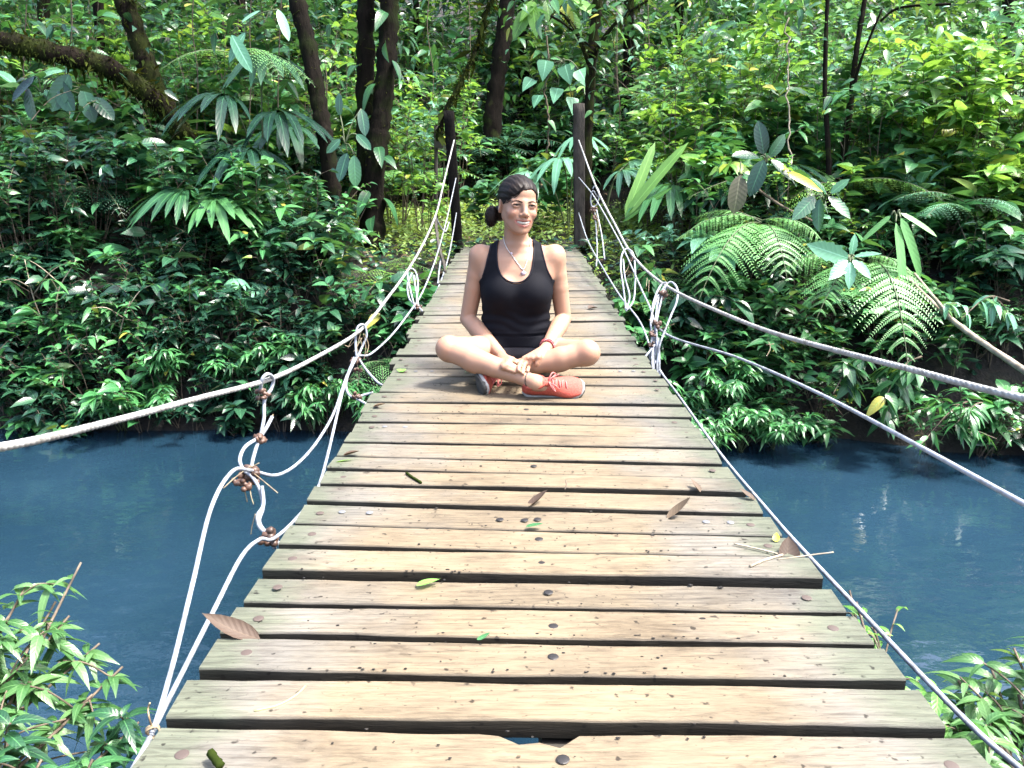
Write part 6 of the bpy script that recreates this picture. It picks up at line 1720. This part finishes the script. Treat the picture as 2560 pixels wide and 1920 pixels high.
# smooth over the hollow between the breasts a little: cloth spans it
V, Q = surface_nets(T, TORSO.ax)
def cloth(name, col, rough, weave):
    m, nt, n, l, p = newmat(name)
    nz = noise(nt, weave, 2, 0.5); nb_ = noise(nt, 18, 3)
    c = mixc(nt, nb_.outputs[0], col, [v * 1.5 for v in col])
    l.new(c, p.inputs['Base Color']); p.inputs['Roughness'].default_value = rough
    p.inputs['Sheen Weight'].default_value = 0.0; p.inputs['Sheen Roughness'].default_value = 0.5
    p.inputs['Specular IOR Level'].default_value = 0.12
    l.new(bump(nt, nz.outputs[0], 0.25, 0.002), p.inputs['Normal'])
    return m
TANK = cloth('black navy jersey', (0.0024, 0.0027, 0.0048), 0.8, 320)
mb = MB(); mb.add(V, Q); tank = ppart(mb, 'tank_top', TANK)
# piping along neck and arm holes
m = cloth('black trim', (0.007, 0.007, 0.011), 0.7, 200); TRIM = m
for line in (left_in, right_out[:-1], left_out[1:]):
    mb = MB()
    P = []
    for x, y in sm2(line, 5):
        h = TORSO.hit(1040 + x / 2.592, 400 + y / 2.592, 0.0045)
        if h is not None: P.append(h)
    if len(P) > 4:
        mb.tube(smooth_path(P, 2), 0.0036, 6); ppart(mb, 'trim', TRIM, tank)
# shorts
m, nt, n, l, p = newmat('patterned black shorts')
w = n.new('ShaderNodeTexWave'); w.inputs['Scale'].default_value = 65; w.inputs['Distortion'].default_value = 0.3
tc_ = n.new('ShaderNodeTexCoord'); mp = n.new('ShaderNodeMapping'); mp.inputs['Rotation'].default_value = (0, 0.7, 0.0)
l.new(tc_.outputs['Object'], mp.inputs[0]); l.new(mp.outputs[0], w.inputs['Vector'])
rr = ramp(n, [(0.42, (0.006, 0.006, 0.009)), (0.6, (0.035, 0.035, 0.045))]); l.new(w.outputs[0], rr.inputs[0])
l.new(rr.outputs[0], p.inputs['Base Color']); p.inputs['Roughness'].default_value = 0.7
SHORTS = m
pc = zp(650, 1220, 3.43)
Sf = np.minimum(PEL.F, TORSO.F)
h = np.clip(0.5 + 0.5 * (TORSO.F - PEL.F) / 0.03, 0, 1)
Sf = PEL.F * h + TORSO.F * (1 - h) - 0.03 * h * (1 - h)
regs = np.sqrt(((xx - pc[0]) / 1.15) ** 2 + (yy - pc[1] - 0.01) ** 2 + ((zz - 0.08) * 0.7) ** 2) - 0.196
ztop_s = zp(650, 1160, 3.3)[2]
S = np.maximum(np.maximum(Sf - 0.0048, regs), zz - ztop_s).astype(np.float32)
V, Q = surface_nets(S, TORSO.ax)
mb = MB(); mb.add(V, Q); shorts = ppart(mb, 'shorts', SHORTS)
zb0 = zp(650, 1212, 3.3)[2]
Wb = np.maximum(np.maximum(Sf - 0.0062, zz - ztop_s - 0.012), zb0 - zz).astype(np.float32)
Wb = np.maximum(Wb, np.maximum(np.abs(xx - pc[0]) - 0.137, regs - 0.03)).astype(np.float32)
V, Q = surface_nets(Wb, TORSO.ax)
mb = MB(); mb.add(V, Q); ppart(mb, 'waistband', TANK, shorts)

# ---- necklace, bracelet, anklet
m, nt, n, l, p = newmat('silver'); p.inputs['Base Color'].default_value = (0.6, 0.57, 0.55, 1); p.inputs['Metallic'].default_value = 0.6; p.inputs['Roughness'].default_value = 0.3
SILVER = m
m, nt, n, l, p = newmat('pale pink stone'); p.inputs['Base Color'].default_value = (0.45, 0.37, 0.42, 1); p.inputs['Roughness'].default_value = 0.3
STONE = m
chain = [(566, 500), (575, 540), (594, 580), (620, 615), (652, 660), (694, 708), (718, 660), (734, 600), (742, 545), (738, 505)]
P = []
for x, y in sm2(chain, 6):
    h = Bd.hit(1040 + x / 2.592, 400 + y / 2.592, 0.0022)
    if h is not None: P.append(h)
mb = MB()
for a in P: mb.ball(a, 0.0021, 6, 4)
mb.tube(np.array(P), 0.0011, 5)
nk = ppart(mb, 'necklace', SILVER)
c = Bd.hit(1040 + 697 / 2.592, 400 + 734 / 2.592, 0.003)
mb = MB()
a = np.arange(10) * np.pi / 5 + np.pi / 2
rr_ = np.where(np.arange(10) % 2 == 0, 0.0125, 0.0075)
st = np.stack([np.cos(a) * rr_, 0 * a, np.sin(a) * rr_], 1)
mb.add(np.concatenate([c + st + [0, -0.001, 0], c + st + [0, 0.003, 0], [c + [0, -0.004, 0]]]), [[i, (i + 1) % 10, 10 + (i + 1) % 10, 10 + i] for i in range(10)], [[i, 20, (i + 1) % 10] for i in range(10)])
ppart(mb, 'star_pendant', STONE, nk)
c = Bd.hit(1040 + 618 / 2.592, 400 + 606 / 2.592, 0.003)
if c is not None:
    mb = MB(); mb.ball(c, (0.0055, 0.004, 0.0055), 8, 6); ppart(mb, 'bead', STONE, nk)
def ring(c, axis_, r, rt, nb=0, sq=1.0, col=None):
    axis_ = nrm(axis_); a = nrm(np.cross(axis_, [0, 0, 1.0])); b = np.cross(axis_, a)
    t = np.linspace(0, 2 * np.pi, 40)
    mb = MB()
    if nb:
        for t in np.arange(nb) * 2 * np.pi / nb:
            mb.ball(c + r * (math.cos(t) * a + math.sin(t) * b * sq), rt, 8, 6)
    else: mb.tube(c + r * (np.cos(t)[:, None] * a + np.sin(t)[:, None] * b * sq), rt, 6)
    return mb
m, nt, n, l, p = newmat('red bead'); p.inputs['Base Color'].default_value = (0.42, 0.055, 0.06, 1); p.inputs['Roughness'].default_value = 0.35
nz = noise(nt, 120, 1); rr = ramp(n, [(0.45, (0.24, 0.03, 0.035)), (0.6, (0.36, 0.14, 0.14))]); l.new(nz.outputs[0], rr.inputs[0]); l.new(rr.outputs[0], p.inputs['Base Color'])
BEADS = m
dv = WR - ER
bc = ER + dv * 0.93
mb = ring(bc, dv, 0.0282, 0.0050, 22); ppart(mb, 'bracelet', BEADS)
mb = ring(bc - nrm(dv) * 0.009, dv, 0.0285, 0.0044, 24); ppart(mb, 'bracelet', BEADS)
m, nt, n, l, p = newmat('black cord'); p.inputs['Base Color'].default_value = (0.01, 0.01, 0.01, 1)
CORD = m
dv = AR - KL
mb = ring(KL + dv * 0.935, dv + np.array([0.0, 0.0, 0.12]), 0.0312, 0.0017); ppart(mb, 'anklet', CORD)

# ---- shoes
m, nt, n, l, p = newmat('coral knit'); nz = noise(nt, 200, 2); rr = ramp(n, [(0.35, (0.27, 0.038, 0.024)), (0.65, (0.36, 0.068, 0.045))]); l.new(nz.outputs[0], rr.inputs[0]); l.new(rr.outputs[0], p.inputs['Base Color']); p.inputs['Roughness'].default_value = 0.75
l.new(bump(nt, nz.outputs[0], 0.4, 0.002), p.inputs['Normal']); CORAL = m
m, nt, n, l, p = newmat('pink lace'); p.inputs['Base Color'].default_value = (0.44, 0.12, 0.11, 1); p.inputs['Roughness'].default_value = 0.8; LACE = m
m, nt, n, l, p = newmat('worn dark rubber'); nz = noise(nt, 40, 4); rr = ramp(n, [(0.4, (0.014, 0.0145, 0.015)), (0.65, (0.042, 0.042, 0.041))]); l.new(nz.outputs[0], rr.inputs[0]); l.new(rr.outputs[0], p.inputs['Base Color']); p.inputs['Roughness'].default_value = 0.8; RUBBER = m
m, nt, n, l, p = newmat('scuffed pale midsole'); nz = noise(nt, 30, 4); rr = ramp(n, [(0.4, (0.22, 0.21, 0.20)), (0.6, (0.30, 0.29, 0.28))]); l.new(nz.outputs[0], rr.inputs[0]); l.new(rr.outputs[0], p.inputs['Base Color']); p.inputs['Roughness'].default_value = 0.7; MIDS = m
def shoe(toe, t, nn, label):
    """toe tip on the sole plane, t heel-to-toe, nn up through the laces"""
    t = nrm(t); nn = nrm(nn - t * (nn @ t)); mm = np.cross(t, nn)
    L = 0.238
    heel = np.asarray(toe) - t * L
    fr = lambda a, b, c: heel + t * a + mm * b + nn * c
    sx = np.array([0.0, 0.012, 0.04, 0.08, 0.12, 0.16, 0.19, 0.215, 0.231, 0.238])
    wd = np.array([0.012, 0.026, 0.033, 0.033, 0.036, 0.044, 0.045, 0.037, 0.024, 0.010])
    sp = np.array([0.008, 0.003, 0, 0, 0, 0.002, 0.007, 0.014, 0.021, 0.026])       # toe spring
    top = np.array([0.050, 0.078, 0.088, 0.088, 0.082, 0.066, 0.058, 0.052, 0.044, 0.034])
    s = np.linspace(0, L, 30)
    w_, h0, h1 = np.interp(s, sx, wd), np.interp(s, sx, sp), np.interp(s, sx, top)
    e = thing_part = None
    def loft(lo, hi, grow, prof_pow, name, mat, parent, seg=20, topshape=False):
        mb = MB(); rings = []
        th = np.arange(seg) * 2 * np.pi / seg
        for i in range(len(s)):
            cth, sth = np.cos(th), np.sin(th)
            a = np.sign(cth) * np.abs(cth) ** (2 / prof_pow); b = np.sign(sth) * np.abs(sth) ** (2 / prof_pow)
            if topshape:
                ww = (w_[i] + grow) * (1 - 0.35 * np.clip(b, 0, 1) ** 1.5)
            else: ww = w_[i] + grow
            z0, z1 = lo(i), hi(i)
            rings.append(np.stack([fr(s[i], x, z) for x, z in zip(a * ww, (z0 + z1) / 2 + b * (z1 - z0) / 2)]))
        V = np.concatenate(rings + [[rings[0].mean(0)], [rings[-1].mean(0)]])
        i = np.arange(len(s) - 1)[:, None] * seg; j = np.arange(seg)[None]; j2 = (j + 1) % seg
        Q = np.stack([i + j, i + j2, i + seg + j2, i + seg + j], -1).reshape(-1, 4)
        T = [[jj, len(s) * seg, (jj + 1) % seg] for jj in range(seg)] + [[(len(s) - 1) * seg + jj, (len(s) - 1) * seg + (jj + 1) % seg, len(s) * seg + 1] for jj in range(seg)]
        mb.add(V, Q, T)
        return ppart(mb, name, mat, parent)
    up = loft(lambda i: h0[i] + 0.016, lambda i: h1[i], 0.0, 2.4, 'shoe', CORAL, person, topshape=True)
    if label: up['label'] = label
    loft(lambda i: h0[i] + 0.007, lambda i: h0[i] + 0.024, 0.0025, 5, 'midsole', MIDS, up)
    loft(lambda i: h0[i] - 0.001, lambda i: h0[i] + 0.009, 0.0035, 6, 'sole', RUBBER, up)
    # toe bumper
    mb = MB(); mb.ball(fr(0.228, 0, 0.032), (0.013, 0.027, 0.013), 14, 9, R=np.stack([t, mm, nn], 1)); ppart(mb, 'toe_guard', RUBBER, up)
    # tongue and collar
    mb = MB(); mb.ball(fr(0.092, 0, 0.086), (0.030, 0.018, 0.010), 12, 8, R=np.stack([nrm(t - 0.5 * nn), mm, nrm(nn + 0.5 * t)], 1)); ppart(mb, 'tongue', CORAL, up)
    mb = MB()
    th = np.linspace(0, 2 * np.pi, 30)
    mb.tube(np.array([fr(0.050 + 0.040 * math.cos(a), 0.026 * math.sin(a), 0.086 + 0.006 * math.cos(a)) for a in th]), 0.006, 7)
    ppart(mb, 'collar', CORAL, up)
    mb = MB()
    for k in range(6):
        a = 0.105 + k * 0.0125
        hgt = np.interp(a, sx, top)
        sg = 1 if k % 2 else -1
        P = [fr(a - 0.004 * sg, -0.021, hgt - 0.013), fr(a, -0.009, hgt + 0.0012), fr(a + 0.002 * sg, 0.009, hgt + 0.0012), fr(a + 0.004 * sg, 0.021, hgt - 0.013)]
        mb.tube(smooth_path(P, 4), 0.0027, 6)
    for sg in (-1, 1):                               # bow loops and ends
        P = [fr(0.103, 0, 0.088), fr(0.108, sg * 0.016, 0.101), fr(0.118, sg * 0.034, 0.096), fr(0.128, sg * 0.036, 0.080), fr(0.118, sg * 0.020, 0.086), fr(0.104, 0, 0.090)]
        mb.tube(smooth_path(P, 5), 0.0024, 6)
        P = [fr(0.104, 0, 0.089), fr(0.112, sg * 0.012, 0.096), fr(0.124, sg * 0.022, 0.098 + 0.01 * sg), fr(0.142, sg * 0.030, 0.088)]
        mb.tube(smooth_path(P, 5), 0.0022, 6)
    ppart(mb, 'lace', LACE, up)
    return up
shoe(*SHOE_R, None)
shoe(*SHOE_L, None)
